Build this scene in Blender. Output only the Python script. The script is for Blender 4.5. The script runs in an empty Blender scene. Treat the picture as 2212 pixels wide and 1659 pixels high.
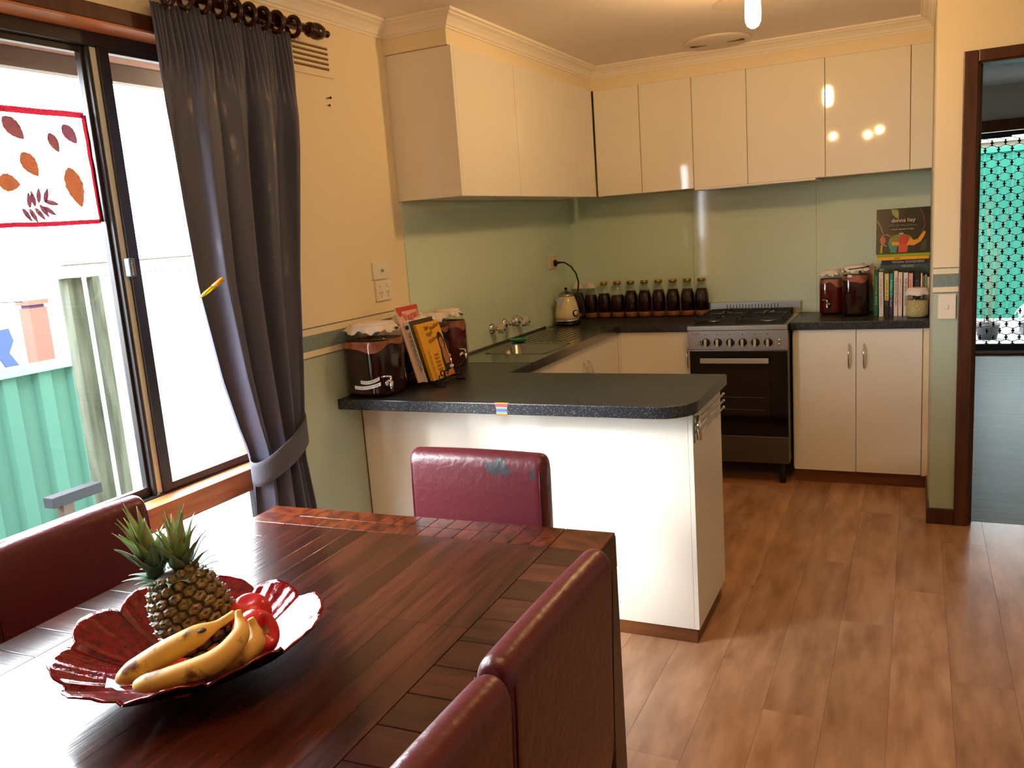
import bpy, math, random
from mathutils import Vector, Matrix
random.seed(7)
SC = bpy.context.scene
COL = SC.collection
PI = math.pi
sin, cos = math.sin, math.cos

# ------------------------------------------------------------------ camera
RT = Vector((0.90236176, 0.42488581, -0.07221706)); UP = Vector((-0.01244245, 0.19317814, 0.9810848)); FW = Vector((-0.43079977, 0.88439485, -0.17960319))
cam_d = bpy.data.cameras.new('camera'); cam = bpy.data.objects.new('camera', cam_d); COL.objects.link(cam)
m = Matrix.Identity(4)
for i in range(3):
    m[i][0] = RT[i]; m[i][1] = UP[i]; m[i][2] = -FW[i]
CAMP = Vector((2.03699509, -5.20941781, 1.50142382))
m.translation = CAMP
cam.matrix_world = m
cam_d.sensor_fit = 'HORIZONTAL'; cam_d.sensor_width = 36.0; cam_d.lens = 1823.36 * 36 / 2212; cam_d.clip_start = 0.02
SC.camera = cam

# ------------------------------------------------------------------ world, portals, exposure
SKY = 30.0
w = bpy.data.worlds.new('world'); SC.world = w; w.use_nodes = True
bg = w.node_tree.nodes['Background']; bg.inputs[0].default_value = (0.86, 0.95, 1.0, 1); bg.inputs[1].default_value = SKY
def portal(loc, rot, sx, sy):
    l = bpy.data.lights.new('window_portal', 'AREA'); l.shape = 'RECTANGLE'; l.size = sx; l.size_y = sy
    l.cycles.is_portal = True
    o = bpy.data.objects.new('window_portal', l); o.location = loc; o.rotation_euler = rot; COL.objects.link(o)
portal((-0.16, -3.85, 1.12), (0, -PI/2, 0), 2.1, 1.8)      # dining window
portal((2.95, 4.02, 1.05), (-PI/2, 0, 0), 1.0, 2.0)        # hall screen door
# hazy sun, low in the south-west, slanting in through the dining window
sun_d = bpy.data.lights.new('sun', 'SUN'); sun_d.energy = 5.0; sun_d.angle = math.radians(13); sun_d.color = (1.0, 0.97, 0.93)
sun = bpy.data.objects.new('sun', sun_d); COL.objects.link(sun)
sun.rotation_euler = Vector((1.0, 1.42, -0.88)).to_track_quat('-Z', 'Y').to_euler()
SC.view_settings.view_transform = 'Standard'; SC.view_settings.look = 'None'
SC.view_settings.exposure = 0.0; SC.view_settings.gamma = 1.0
SC.view_settings.use_curve_mapping = False
cy = SC.cycles
cy.max_bounces = 10; cy.diffuse_bounces = 5; cy.glossy_bounces = 4; cy.transparent_max_bounces = 16; cy.transmission_bounces = 6
cy.caustics_reflective = False; cy.caustics_refractive = False; cy.sample_clamp_indirect = 6.0
cy.use_denoising = True
LAMP = (1.0, 0.60, 0.25)
BULB_E = 330.0
DINE_E = 340.0

# ------------------------------------------------------------------ materials
def lin(v):
    v /= 255.0
    return v/12.92 if v <= 0.04045 else ((v+0.055)/1.055)**2.4
def C(r, g, b): return (lin(r), lin(g), lin(b), 1.0)
MATS = {}
def N(nt, t, **kw):
    n = nt.nodes.new(t)
    for k, v in kw.items(): setattr(n, k, v)
    return n
def pm(name, base, rough=0.5, metal=0.0, spec=0.5, coat=0.0, sheen=0.0, noise=None, bump=None, emit=None, rand=None, trans=0.0, alpha=None, ior=1.45):
    """noise=(scale(xyz), colour2, lo, hi[, detail]); bump=(scale(xyz), strength); rand=amount of value jitter per object"""
    if name in MATS: return MATS[name]
    mt = bpy.data.materials.new(name); mt.use_nodes = True; nt = mt.node_tree
    b = nt.nodes['Principled BSDF']; L = nt.links
    b.inputs['Base Color'].default_value = base; b.inputs['Roughness'].default_value = rough; b.inputs['Metallic'].default_value = metal
    b.inputs['Specular IOR Level'].default_value = spec; b.inputs['Coat Weight'].default_value = coat; b.inputs['Coat Roughness'].default_value = 0.05
    b.inputs['Sheen Weight'].default_value = sheen; b.inputs['Transmission Weight'].default_value = trans; b.inputs['IOR'].default_value = ior
    if alpha is not None: b.inputs['Alpha'].default_value = alpha
    tc = N(nt, 'ShaderNodeTexCoord'); src = None
    oi = N(nt, 'ShaderNodeObjectInfo')
    def vec(scale):
        mp = N(nt, 'ShaderNodeMapping'); mp.inputs['Scale'].default_value = scale; L.new(tc.outputs['Object'], mp.inputs['Vector'])
        if rand:
            cx = N(nt, 'ShaderNodeCombineXYZ'); mu = N(nt, 'ShaderNodeMath', operation='MULTIPLY'); mu.inputs[1].default_value = 37.0
            L.new(oi.outputs['Random'], mu.inputs[0])
            for k in range(3): L.new(mu.outputs[0], cx.inputs[k])
            L.new(cx.outputs[0], mp.inputs['Location'])
        return mp.outputs[0]
    if noise:
        nz = N(nt, 'ShaderNodeTexNoise'); nz.inputs['Scale'].default_value = 1.0; nz.inputs['Detail'].default_value = noise[4] if len(noise) > 4 else 4.0
        L.new(vec(noise[0]), nz.inputs['Vector'])
        cr = N(nt, 'ShaderNodeValToRGB'); cr.color_ramp.elements[0].position = noise[2]; cr.color_ramp.elements[1].position = noise[3]
        cr.color_ramp.elements[0].color = base; cr.color_ramp.elements[1].color = noise[1]
        L.new(nz.outputs['Fac'], cr.inputs['Fac']); src = cr.outputs['Color']
    if rand:
        hs = N(nt, 'ShaderNodeHueSaturation'); mr = N(nt, 'ShaderNodeMapRange'); mr.inputs['To Min'].default_value = 1-rand; mr.inputs['To Max'].default_value = 1+rand
        L.new(oi.outputs['Random'], mr.inputs['Value']); L.new(mr.outputs[0], hs.inputs['Value'])
        if src: L.new(src, hs.inputs['Color'])
        else: hs.inputs['Color'].default_value = base
        src = hs.outputs['Color']
    if src: L.new(src, b.inputs['Base Color'])
    if bump:
        nz = N(nt, 'ShaderNodeTexNoise'); nz.inputs['Scale'].default_value = 1.0; nz.inputs['Detail'].default_value = 3.0
        L.new(vec(bump[0]), nz.inputs['Vector'])
        bp = N(nt, 'ShaderNodeBump'); bp.inputs['Strength'].default_value = bump[1]; bp.inputs['Distance'].default_value = 0.01
        L.new(nz.outputs['Fac'], bp.inputs['Height']); L.new(bp.outputs[0], b.inputs['Normal'])
    if emit:
        b.inputs['Emission Color'].default_value = (*emit[:3], 1); b.inputs['Emission Strength'].default_value = emit[3]
    MATS[name] = mt
    return mt
def pane_mat(name, tint=(1, 1, 1, 1), rough=0.0, k=1.0):
    if name in MATS: return MATS[name]
    mt = bpy.data.materials.new(name); mt.use_nodes = True; nt = mt.node_tree; nt.nodes.remove(nt.nodes['Principled BSDF'])
    out = nt.nodes['Material Output']; tr = N(nt, 'ShaderNodeBsdfTransparent'); tr.inputs[0].default_value = tint
    gl = N(nt, 'ShaderNodeBsdfGlossy'); gl.inputs['Roughness'].default_value = rough
    fr = N(nt, 'ShaderNodeFresnel'); fr.inputs['IOR'].default_value = 1.4
    mu = N(nt, 'ShaderNodeMath', operation='MULTIPLY'); mu.inputs[1].default_value = k; nt.links.new(fr.outputs[0], mu.inputs[0])
    ge = N(nt, 'ShaderNodeNewGeometry'); iv = N(nt, 'ShaderNodeMath', operation='SUBTRACT'); iv.inputs[0].default_value = 1.0; nt.links.new(ge.outputs['Backfacing'], iv.inputs[1])
    m2 = N(nt, 'ShaderNodeMath', operation='MULTIPLY'); nt.links.new(mu.outputs[0], m2.inputs[0]); nt.links.new(iv.outputs[0], m2.inputs[1]); mu = m2      # only the outer face of the slab reflects
    mx = N(nt, 'ShaderNodeMixShader'); nt.links.new(mu.outputs[0], mx.inputs[0]); nt.links.new(tr.outputs[0], mx.inputs[1]); nt.links.new(gl.outputs[0], mx.inputs[2])
    nt.links.new(mx.outputs[0], out.inputs['Surface'])
    MATS[name] = mt
    return mt

cream_wall = None
def wall_paint():
    mt = bpy.data.materials.new('wall_paint'); mt.use_nodes = True; nt = mt.node_tree; b = nt.nodes['Principled BSDF']; L = nt.links
    b.inputs['Roughness'].default_value = 0.7
    tc = N(nt, 'ShaderNodeTexCoord'); sx = N(nt, 'ShaderNodeSeparateXYZ'); L.new(tc.outputs['Object'], sx.inputs[0])
    lt = N(nt, 'ShaderNodeMath', operation='LESS_THAN'); lt.inputs[1].default_value = 1.085; L.new(sx.outputs[2], lt.inputs[0])
    mx = N(nt, 'ShaderNodeMix', data_type='RGBA'); L.new(lt.outputs[0], mx.inputs['Factor'])
    mx.inputs['A'].default_value = C(240, 225, 192); mx.inputs['B'].default_value = C(176, 190, 172); L.new(mx.outputs['Result'], b.inputs['Base Color'])
    nz = N(nt, 'ShaderNodeTexNoise'); nz.inputs['Scale'].default_value = 160.0; bp = N(nt, 'ShaderNodeBump'); bp.inputs['Strength'].default_value = 0.06; bp.inputs['Distance'].default_value = 0.004
    L.new(nz.outputs['Fac'], bp.inputs['Height']); L.new(bp.outputs[0], b.inputs['Normal'])
    return mt
M_wall = wall_paint()
M_cream = pm('cream_paint', C(240, 226, 194), 0.7)
M_ceil = pm('ceiling_paint', C(242, 234, 226), 0.8)
M_corn = pm('cornice_paint', C(246, 238, 224), 0.6)
M_gloss = pm('white_gloss_laminate', C(240, 235, 224), 0.045, spec=0.55)
M_white = pm('white_satin', C(238, 234, 224), 0.3)
M_glass_green = pm('green_back_painted_glass', C(212, 230, 212), 0.06, spec=0.6)
M_lam = pm('dark_speckled_laminate', C(31, 32, 35), 0.33, noise=((300, 300, 300), C(112, 122, 134), 0.60, 0.66, 2.0))
M_steel = pm('brushed_steel', C(168, 165, 158), 0.28, metal=1.0, bump=((30, 900, 900), 0.04))
M_sink = pm('sink_steel', C(150, 148, 142), 0.22, metal=1.0, bump=((300, 20, 300), 0.05))
M_chrome = pm('chrome', C(215, 215, 215), 0.08, metal=1.0)
M_blk = pm('black_gloss', C(10, 10, 11), 0.08)
M_blkm = pm('black_matte', C(18, 18, 19), 0.6)
M_iron = pm('black_wrought_iron', C(16, 14, 13), 0.4)
M_plinth = pm('brown_plinth_timber', C(120, 72, 38), 0.4, noise=((3, 40, 40), C(92, 52, 26), 0.35, 0.65))
M_arch = pm('dark_stained_timber', C(88, 48, 30), 0.35, noise=((30, 30, 3), C(60, 30, 18), 0.35, 0.7))
M_timber = pm('window_timber', C(196, 124, 78), 0.4, noise=((20, 4, 40), C(158, 92, 54), 0.4, 0.7))
M_alu = pm('dark_bronze_aluminium', C(52, 48, 50), 0.35, metal=0.4)
M_track = pm('pale_weather_strip', C(214, 218, 204), 0.6)
M_pane = pane_mat('window_glass')
M_oak = pm('oak_look_plank', C(200, 156, 124), 0.25, rand=0.15, noise=((14, 3.2, 5), C(160, 117, 87), 0.36, 0.68, 9.0), bump=((160, 6, 10), 0.04))
M_under = pm('floor_joint', C(96, 66, 44), 0.7)
M_vinyl = pm('grey_blue_vinyl', C(58, 60, 58), 0.42, spec=0.3, noise=((2.2, 14, 3), C(84, 84, 80), 0.35, 0.7, 6.0), bump=((8, 60, 8), 0.22))
M_twood = pm('table_mahogany', C(66, 29, 20), 0.2, coat=0.1, rand=0.5, noise=((5, 60, 30), C(30, 12, 8), 0.36, 0.74, 7.0), bump=((8, 110, 60), 0.035))
M_tdark = pm('table_joint_dark', C(26, 12, 8), 0.5)
M_tend_sunlit = pm('table_end_mahogany_sunlit', C(94, 40, 20), 0.22, coat=0.1, rand=0.35, noise=((30, 40, 30), C(44, 17, 10), 0.40, 0.66, 7.0), bump=((8, 110, 60), 0.035))  # end-border wood coloured more orange to stand in for sunlight on it
M_tleg = pm('table_leg_dark', C(58, 32, 24), 0.35)
def leather():
    mt = pm('oxblood_leather', C(84, 29, 37), 0.33, bump=((55, 55, 55), 0.16))
    nt = mt.node_tree; b = nt.nodes['Principled BSDF']; L = nt.links
    tc = [n for n in nt.nodes if n.type == 'TEX_COORD'][0]
    n1 = N(nt, 'ShaderNodeTexNoise'); n1.inputs['Scale'].default_value = 26; n1.inputs['Detail'].default_value = 6; L.new(tc.outputs['Object'], n1.inputs['Vector'])
    # worn-through patches near the top of the backrest, on the head chair's own mesh attribute
    at = N(nt, 'ShaderNodeAttribute'); at.attribute_name = 'wear'
    ad = N(nt, 'ShaderNodeMath', operation='ADD'); L.new(n1.outputs['Fac'], ad.inputs[0]); L.new(at.outputs['Fac'], ad.inputs[1])
    cr = N(nt, 'ShaderNodeValToRGB'); cr.color_ramp.elements[0].position = 0.98; cr.color_ramp.elements[1].position = 1.0; L.new(ad.outputs[0], cr.inputs['Fac'])
    mx = N(nt, 'ShaderNodeMix', data_type='RGBA'); L.new(cr.outputs['Color'], mx.inputs['Factor'])
    mx.inputs['A'].default_value = C(84, 29, 37); mx.inputs['B'].default_value = C(50, 50, 55); L.new(mx.outputs['Result'], b.inputs['Base Color'])
    return mt
M_leather = leather()
M_seam = pm('leather_piping', C(74, 16, 24), 0.5)
def damask():
    mt = pm('charcoal_satin', C(74, 75, 96), 0.40, sheen=0.15, bump=((10, 10, 6), 0.1))
    nt = mt.node_tree; b = nt.nodes['Principled BSDF']; L = nt.links
    tc = [n for n in nt.nodes if n.type == 'TEX_COORD'][0]; mp = N(nt, 'ShaderNodeMapping'); mp.inputs['Scale'].default_value = (30, 30, 12); mp.inputs['Rotation'].default_value = (0.5, 0, 0.3)
    L.new(tc.outputs['Object'], mp.inputs[0]); v = N(nt, 'ShaderNodeTexVoronoi'); v.inputs['Scale'].default_value = 1.0; L.new(mp.outputs[0], v.inputs['Vector'])
    cr = N(nt, 'ShaderNodeMapRange'); cr.inputs['From Min'].default_value = 0.25; cr.inputs['From Max'].default_value = 0.35; cr.inputs['To Min'].default_value = 0.34; cr.inputs['To Max'].default_value = 0.52
    L.new(v.outputs['Distance'], cr.inputs['Value']); L.new(cr.outputs[0], b.inputs['Roughness'])
    return mt
M_curtain = damask()
M_rod = pm('dark_mahogany_gloss', C(50, 22, 14), 0.22)
M_kombucha = pm('dark_red_brew', C(46, 7, 8), 0.12, noise=((8, 8, 5), C(28, 5, 6), 0.4, 0.7))
M_kombucha2 = pm('amber_red_brew', C(88, 18, 13), 0.12)
M_sed = pm('pale_sediment', C(150, 92, 50), 0.5)
M_scoby = pm('tan_culture', C(170, 96, 66), 0.4, noise=((30, 30, 12), C(120, 56, 38), 0.4, 0.65))
M_jar = pane_mat('jar_glass', (0.93, 0.95, 0.93, 1), 0.02)
M_cloth = pm('white_muslin', C(236, 224, 214), 0.9, bump=((220, 220, 220), 0.25))
M_gold = pm('gold_lid', C(190, 148, 60), 0.3, metal=1.0)
M_plate = pm('switch_plate', C(236, 230, 214), 0.3)
M_ivory = pm('ivory_enamel', C(232, 214, 168), 0.12)
M_leafg = pm('pineapple_leaf', C(104, 134, 74), 0.4, rand=0.3, noise=((40, 40, 8), C(150, 150, 116), 0.4, 0.7))
M_leafd = pm('pineapple_leaf_dark', C(84, 108, 88), 0.35, rand=0.3)
M_fruitlet = pm('pineapple_skin', C(120, 98, 58), 0.4, rand=0.25, noise=((130, 130, 130), C(62, 58, 38), 0.42, 0.62))
M_pineb = pm('pineapple_groove', C(54, 44, 30), 0.6)
M_banana = pm('ripe_banana', C(214, 172, 88), 0.5, noise=((30, 30, 30), C(112, 70, 42), 0.53, 0.64, 8.0), bump=((60, 60, 60), 0.06))
M_banstem = pm('banana_tip', C(60, 42, 26), 0.7)
M_apple = pm('red_apple', C(186, 34, 44), 0.22, noise=((14, 14, 5), C(222, 96, 74), 0.45, 0.75))
M_applec = pm('apple_core_dark', C(120, 110, 50), 0.6)
M_redglass = pm('red_foiled_glass', C(128, 5, 12), 0.14, metal=0.35, coat=0.5, noise=((70, 70, 70), C(66, 3, 8), 0.35, 0.72, 5.0), bump=((45, 45, 45), 0.22))
M_bowlback = pm('bowl_black_back', C(14, 10, 12), 0.15)
M_paper = pm('white_paper', C(232, 230, 226), 0.7)
M_bluepaper = pm('pale_blue_paper', C(168, 212, 226), 0.7)
M_wh_line = pm('grey_border_line', C(110, 122, 122), 0.7)
M_band = pm('blue_green_border_band', C(112, 132, 130), 0.7, noise=((260, 260, 260), C(134, 152, 148), 0.45, 0.6))
M_band_c = pm('cream_border_strip', C(238, 224, 192), 0.7)

# ------------------------------------------------------------------ mesh builder
W = {}      # world location of each object built
def tag(o, label=None, cat=None, group=None, kind=None):
    if label: o['label'] = label
    if cat: o['category'] = cat
    if group: o['group'] = group
    if kind: o['kind'] = kind
    return o
def thing(name, label, cat, loc, rotz=0.0, group=None):
    o = bpy.data.objects.new(name, None); COL.objects.link(o); o.location = loc; o.rotation_euler = (0, 0, rotz); o.empty_display_size = 0.05
    W[o.name] = Vector(loc)
    return tag(o, label, cat, group)
class MB:
    def __init__(s): s.v = []; s.f = []; s.mi = []; s.sm = []; s.M = None
    def add(s, vs, fs, mi=0, smooth=False, M=None):
        n = len(s.v); M = M or s.M
        s.v += [M @ Vector(p) if M else Vector(p) for p in vs]
        for f in fs: s.f.append([n+i for i in f]); s.mi.append(mi); s.sm.append(smooth)
        return s
    def box(s, x0, x1, y0, y1, z0, z1, mi=0, M=None):
        if x0 > x1: x0, x1 = x1, x0
        if y0 > y1: y0, y1 = y1, y0
        if z0 > z1: z0, z1 = z1, z0
        vs = [(x, y, z) for z in (z0, z1) for y in (y0, y1) for x in (x0, x1)]
        return s.add(vs, [(0, 2, 3, 1), (4, 5, 7, 6), (0, 1, 5, 4), (2, 6, 7, 3), (0, 4, 6, 2), (1, 3, 7, 5)], mi, False, M)
    def prism(s, poly, z0, z1, mi=0, M=None, smooth=False):
        n = len(poly); vs = [(x, y, z0) for x, y in poly] + [(x, y, z1) for x, y in poly]
        a = sum(poly[i][0]*poly[(i+1) % n][1]-poly[(i+1) % n][0]*poly[i][1] for i in range(n))
        idx = list(range(n))
        if a < 0: idx.reverse()
        s.add(vs, [tuple(reversed(idx)), tuple(n+i for i in idx)], mi, False, M)
        m0 = len(s.v)-2*n
        for k in range(n):
            i, j = idx[k], idx[(k+1) % n]
            s.f.append([m0+i, m0+j, m0+n+j, m0+n+i]); s.mi.append(mi); s.sm.append(smooth)
        return s
    def lathe(s, prof, c=(0, 0, 0), n=24, mi=0, M=None, p=2.0, smooth=True, cap=True):
        vs = []; fs = []
        for r, z in prof:
            for k in range(n):
                a = 2*PI*k/n; ca, sa = cos(a), sin(a)
                q = (abs(ca)**p+abs(sa)**p)**(-1.0/p) if p != 2 else 1.0
                vs.append((c[0]+r*q*ca, c[1]+r*q*sa, c[2]+z))
        for i in range(len(prof)-1):
            for k in range(n):
                k2 = (k+1) % n; fs.append((i*n+k, i*n+k2, (i+1)*n+k2, (i+1)*n+k))
        if cap:
            fs.append(tuple(reversed(range(n)))); fs.append(tuple((len(prof)-1)*n+k for k in range(n)))
        return s.add(vs, fs, mi, smooth, M)
    def tube(s, pts, r, n=8, mi=0, M=None, closed=False, radii=None):
        pts = [Vector(p) for p in pts]; N_ = len(pts); vs = []; fs = []; up = None
        for i, p in enumerate(pts):
            if closed: t = pts[(i+1) % N_]-pts[i-1]
            else: t = pts[min(i+1, N_-1)]-pts[max(i-1, 0)]
            t.normalize()
            if up is None: up = t.orthogonal().normalized()
            else: up = (up-t*up.dot(t)); up = up.normalized() if up.length > 1e-6 else t.orthogonal().normalized()
            b = t.cross(up); rr = radii[i] if radii else r
            for k in range(n):
                a = 2*PI*k/n; vs.append(p+up*rr*cos(a)+b*rr*sin(a))
        for i in range(N_ if closed else N_-1):
            i2 = (i+1) % N_
            for k in range(n):
                k2 = (k+1) % n; fs.append((i*n+k, i*n+k2, i2*n+k2, i2*n+k))
        if not closed:
            fs.append(tuple(reversed(range(n)))); fs.append(tuple((N_-1)*n+k for k in range(n)))
        return s.add(vs, fs, mi, True, M)
    def grid(s, fn, nu, nv, mi=0, closeu=False, M=None, smooth=True):
        vs = [fn(i/(nu if closeu else nu-1), j/(nv-1)) for j in range(nv) for i in range(nu)]; fs = []
        for j in range(nv-1):
            for i in range(nu if closeu else nu-1):
                i2 = (i+1) % nu; fs.append((j*nu+i, j*nu+i2, (j+1)*nu+i2, (j+1)*nu+i))
        return s.add(vs, fs, mi, smooth, M)
    def sphere(s, c, r, n=12, mi=0, M=None, sc=(1, 1, 1)):
        def fn(u, v):
            a = 2*PI*u; b = PI*(v-0.5)*0.999
            return (c[0]+sc[0]*r*cos(b)*cos(a), c[1]+sc[1]*r*cos(b)*sin(a), c[2]+sc[2]*r*sin(b))
        return s.grid(fn, n, max(5, n//2+1), mi, True, M)
    def build(s, name, mats, parent=None, local=False, bevel=0, seg=2, solid=0, sub=0, origin=None):
        mats = mats if isinstance(mats, (list, tuple)) else [mats]
        if parent is not None: off = Vector((0, 0, 0)) if local else W[parent.name]
        elif local: off = Vector((0, 0, 0))
        elif origin is not None: off = Vector(origin)
        else:
            xs = [p.x for p in s.v]; ys = [p.y for p in s.v]; off = Vector(((min(xs)+max(xs))/2, (min(ys)+max(ys))/2, min(p.z for p in s.v)))
        me = bpy.data.meshes.new(name); me.from_pydata([p-off for p in s.v], [], s.f)
        for mt in mats: me.materials.append(mt)
        me.polygons.foreach_set('material_index', s.mi); me.polygons.foreach_set('use_smooth', s.sm); me.update()
        o = bpy.data.objects.new(name, me); COL.objects.link(o)
        if parent is not None: o.parent = parent; W[o.name] = W[parent.name].copy()
        else: o.location = off; W[o.name] = off
        if solid:
            md = o.modifiers.new('solid', 'SOLIDIFY'); md.thickness = abs(solid); md.offset = -1 if solid > 0 else 1
            if len(mats) > 1: md.material_offset = 1; md.material_offset_rim = 1
        if bevel:
            md = o.modifiers.new('bevel', 'BEVEL'); md.width = bevel; md.segments = seg; md.limit_method = 'ANGLE'; md.angle_limit = math.radians(40)
            if seg > 2: me.polygons.foreach_set('use_smooth', [True]*len(me.polygons))
            if seg > 2: md.harden_normals = True
        if sub:
            md = o.modifiers.new('sub', 'SUBSURF'); md.levels = sub; md.render_levels = sub
        return o
def bx(name, x0, x1, y0, y1, z0, z1, mat, parent=None, bevel=0, seg=2, local=False, origin=None, **k):
    return MB().box(x0, x1, y0, y1, z0, z1).build(name, mat, parent, local=local, bevel=bevel, seg=seg, origin=origin, **k)
def struct(o): o['kind'] = 'structure'; return o
def copy_tree(o, parent=None):
    c = o.copy(); COL.objects.link(c); c.parent = parent
    W[c.name] = Vector(c.location) if parent is None else W[parent.name].copy()
    for ch in list(o.children): copy_tree(ch, c)
    return c
def frame(xa, ya, origin):
    """matrix whose local x,y axes lie along xa, ya (world), z = xa x ya"""
    xa = Vector(xa).normalized(); ya = Vector(ya); ya = (ya-xa*ya.dot(xa)).normalized(); za = xa.cross(ya)
    M = Matrix.Identity(4)
    for i in range(3): M[i][0] = xa[i]; M[i][1] = ya[i]; M[i][2] = za[i]
    M.translation = Vector(origin); return M
def text(body, size, M, mat, parent, ext=0.0003, name='lettering', ax='LEFT', xs=1.0, wmax=None):
    cu = bpy.data.curves.new(name, 'FONT'); cu.body = body; cu.size = size; cu.extrude = ext; cu.align_x = ax; cu.align_y = 'CENTER'; cu.resolution_u = 2
    t = bpy.data.objects.new(name, cu); COL.objects.link(t); bpy.context.view_layer.update()
    me = bpy.data.meshes.new_from_object(t); wd = t.dimensions.x
    COL.objects.unlink(t); bpy.data.objects.remove(t)
    if wmax and wd > 1e-6: xs = wmax/wd
    off = W[parent.name]
    for v in me.vertices:
        p = M @ Vector((v.co.x*xs, v.co.y, v.co.z)); v.co = p-off
    me.materials.clear(); me.materials.append(mat)
    o = bpy.data.objects.new(name, me); COL.objects.link(o); o.parent = parent; W[o.name] = off.copy()
    return o

# ------------------------------------------------------------------ room shell
H = 2.385; XR = 4.6; YB = -7.6; XW = 2.104; YN = -0.969
fl = struct(bx('floor', -0.02, XR, YB, 0.0, -0.12, -0.006, M_under, local=True))
pl_cache = {}
PW = 0.1745
def plank(x0, x1, y0, y1):
    key = (round(x1-x0, 3), round(y1-y0, 3))
    if key not in pl_cache:
        o = MB().box(0.0003, x1-x0-0.0003, 0.0003, y1-y0-0.0003, -0.006, 0.0).build('plank', M_oak, fl, local=True, bevel=0.0003, seg=1)
        pl_cache[key] = o
    else:
        s = pl_cache[key]; o = s.copy(); COL.objects.link(o); o.parent = fl
    o.location = (x0, y0, 0)
    W[o.name] = W[fl.name].copy()
k0 = -8
x = 1.45 + PW*k0 - PW*0.31
offs = [0.0, .55, .22, .88, .4, 1.05, .15, .7, .33, .95]
i = 0
x = 1.4525 - PW*9
while x < XR:
    xa, xb = max(x, 0.0), min(x+PW, XR)
    if xb-xa > 0.01:
        y = YB - offs[i % 10] - 0.06
        while y < 0:
            ya, yb = max(y, YB), min(y+1.22, 0.0)
            if xb > XW+0.01 and ya >= YN-0.03: ya = yb
            if xb > XW+0.01 and yb > YN+0.06 and yb-ya > 0: yb = YN+0.06
            if yb-ya > 0.01: plank(xa, xb, ya, yb)
            if xa < XW < xb and min(y+1.22, 0) > YN+0.06: plank(xa, XW, max(y, YN+0.06), min(y+1.22, 0.0))
            y += 1.22
    x += PW; i += 1
hallf = struct(bx('floor_hall', 2.152, 4.4, YN+0.06, 4.1, -0.1, 0.0, M_vinyl, local=True))
ceil = struct(bx('ceiling', -0.2, XR+0.1, YB-0.1, 0.1, H, H+0.08, M_ceil, local=True))
struct(bx('ceiling_hall', 2.1, 4.5, YN+0.12, 4.3, 2.47, 2.55, pm('hall_ceiling', C(205, 205, 205), 0.8), local=True))
wl = MB()
WY0, WY1, WZ0, WZ1 = -4.75, -2.90, 0.04, 2.14
wl.box(-0.2, 0, WY1, 0.0, 0, H); wl.box(-0.2, 0, YB, WY0, 0, H); wl.box(-0.2, 0, WY0, WY1, WZ1, H); wl.box(-0.2, 0, WY0, WY1, -0.1, WZ0)
wall_left = struct(wl.build('wall_left', M_wall, local=True))
struct(bx('wall_back', -0.2, XW+0.1, 0.0, 0.15, 0, H, M_wall, local=True))
nib = MB(); nib.box(XW, XW+0.096, YN, 0.0, 0, H); nib.box(XW+0.096, 2.255, YN, YN+0.11, 0, H); nib.box(2.255, 3.09, YN, YN+0.11, 2.062, H); nib.box(3.09, XR, YN, YN+0.11, 0, H)
wall_nib = struct(nib.build('wall_right_return', M_wall, local=True))
struct(bx('wall_right', XR, XR+0.1, YB, YN, 0, H, M_wall, local=True))
struct(bx('wall_rear', -0.2, XR+0.1, YB-0.1, YB, 0, H, M_wall, local=True))
M_hall = pm('hall_wall_paint', C(190, 186, 176), 0.7)
hw = MB(); hw.box(2.1, 2.2, YN+0.11, 4.1, 0, 2.5); hw.box(4.3, 4.4, YN+0.11, 4.1, 0, 2.5); hw.box(2.1, 2.44, 3.94, 4.1, 0, 2.5); hw.box(3.46, 4.4, 3.94, 4.1, 0, 2.5); hw.box(2.44, 3.46, 3.94, 4.1, 2.16, 2.5)
hw.box(2.2, 4.4, YN+0.105, YN+0.12, 2.4, 2.5)
struct(hw.build('wall_hall', M_hall, local=True))
# skirtings
sk = MB(); sk.box(XW-0.012, 2.206, YN-0.014, YN, 0, 0.075); sk.box(XW-0.012, XW, YN, -0.45, 0, 0.075); sk.box(3.15, XR, YN-0.014, YN, 0, 0.075)
struct(sk.build('baseboard_right', M_arch, local=True, bevel=0.003))
struct(MB().box(0, 0.014, -2.89, -2.46, 0, 0.075).build('baseboard_left', M_arch, local=True, bevel=0.003))
# wallpaper border strips on the left wall and the return
def border(parent, fn):
    fn('border_line', 1.192, 1.1965, 0.0016, M_wh_line); fn('border_strip', 1.168, 1.192, 0.0010, M_band_c)
    fn('border_band', 1.110, 1.168, 0.0014, M_band); fn('border_strip', 1.087, 1.110, 0.0010, M_band_c); fn('border_line', 1.082, 1.087, 0.0016, M_wh_line)
border(wall_left, lambda n, a, b, t, mt: bx(n, 0, t, -2.855, -2.012, a, b, mt, wall_left))
border(wall_nib, lambda n, a, b, t, mt: bx(n, XW, 2.206, YN-t, YN, a, b, mt, wall_nib))
border(wall_nib, lambda n, a, b, t, mt: bx(n, 3.14, XR, YN-t, YN, a, b, mt, wall_nib))
# bulkhead over the wall cupboards
bh = MB(); bh.prism([(0, -2.026), (0.304, -2.026), (0.304, -0.326), (XW, -0.326), (XW, 0), (0, 0)], 2.259, H)
struct(bh.build('trim_bulkhead', M_cream, local=True))
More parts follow.
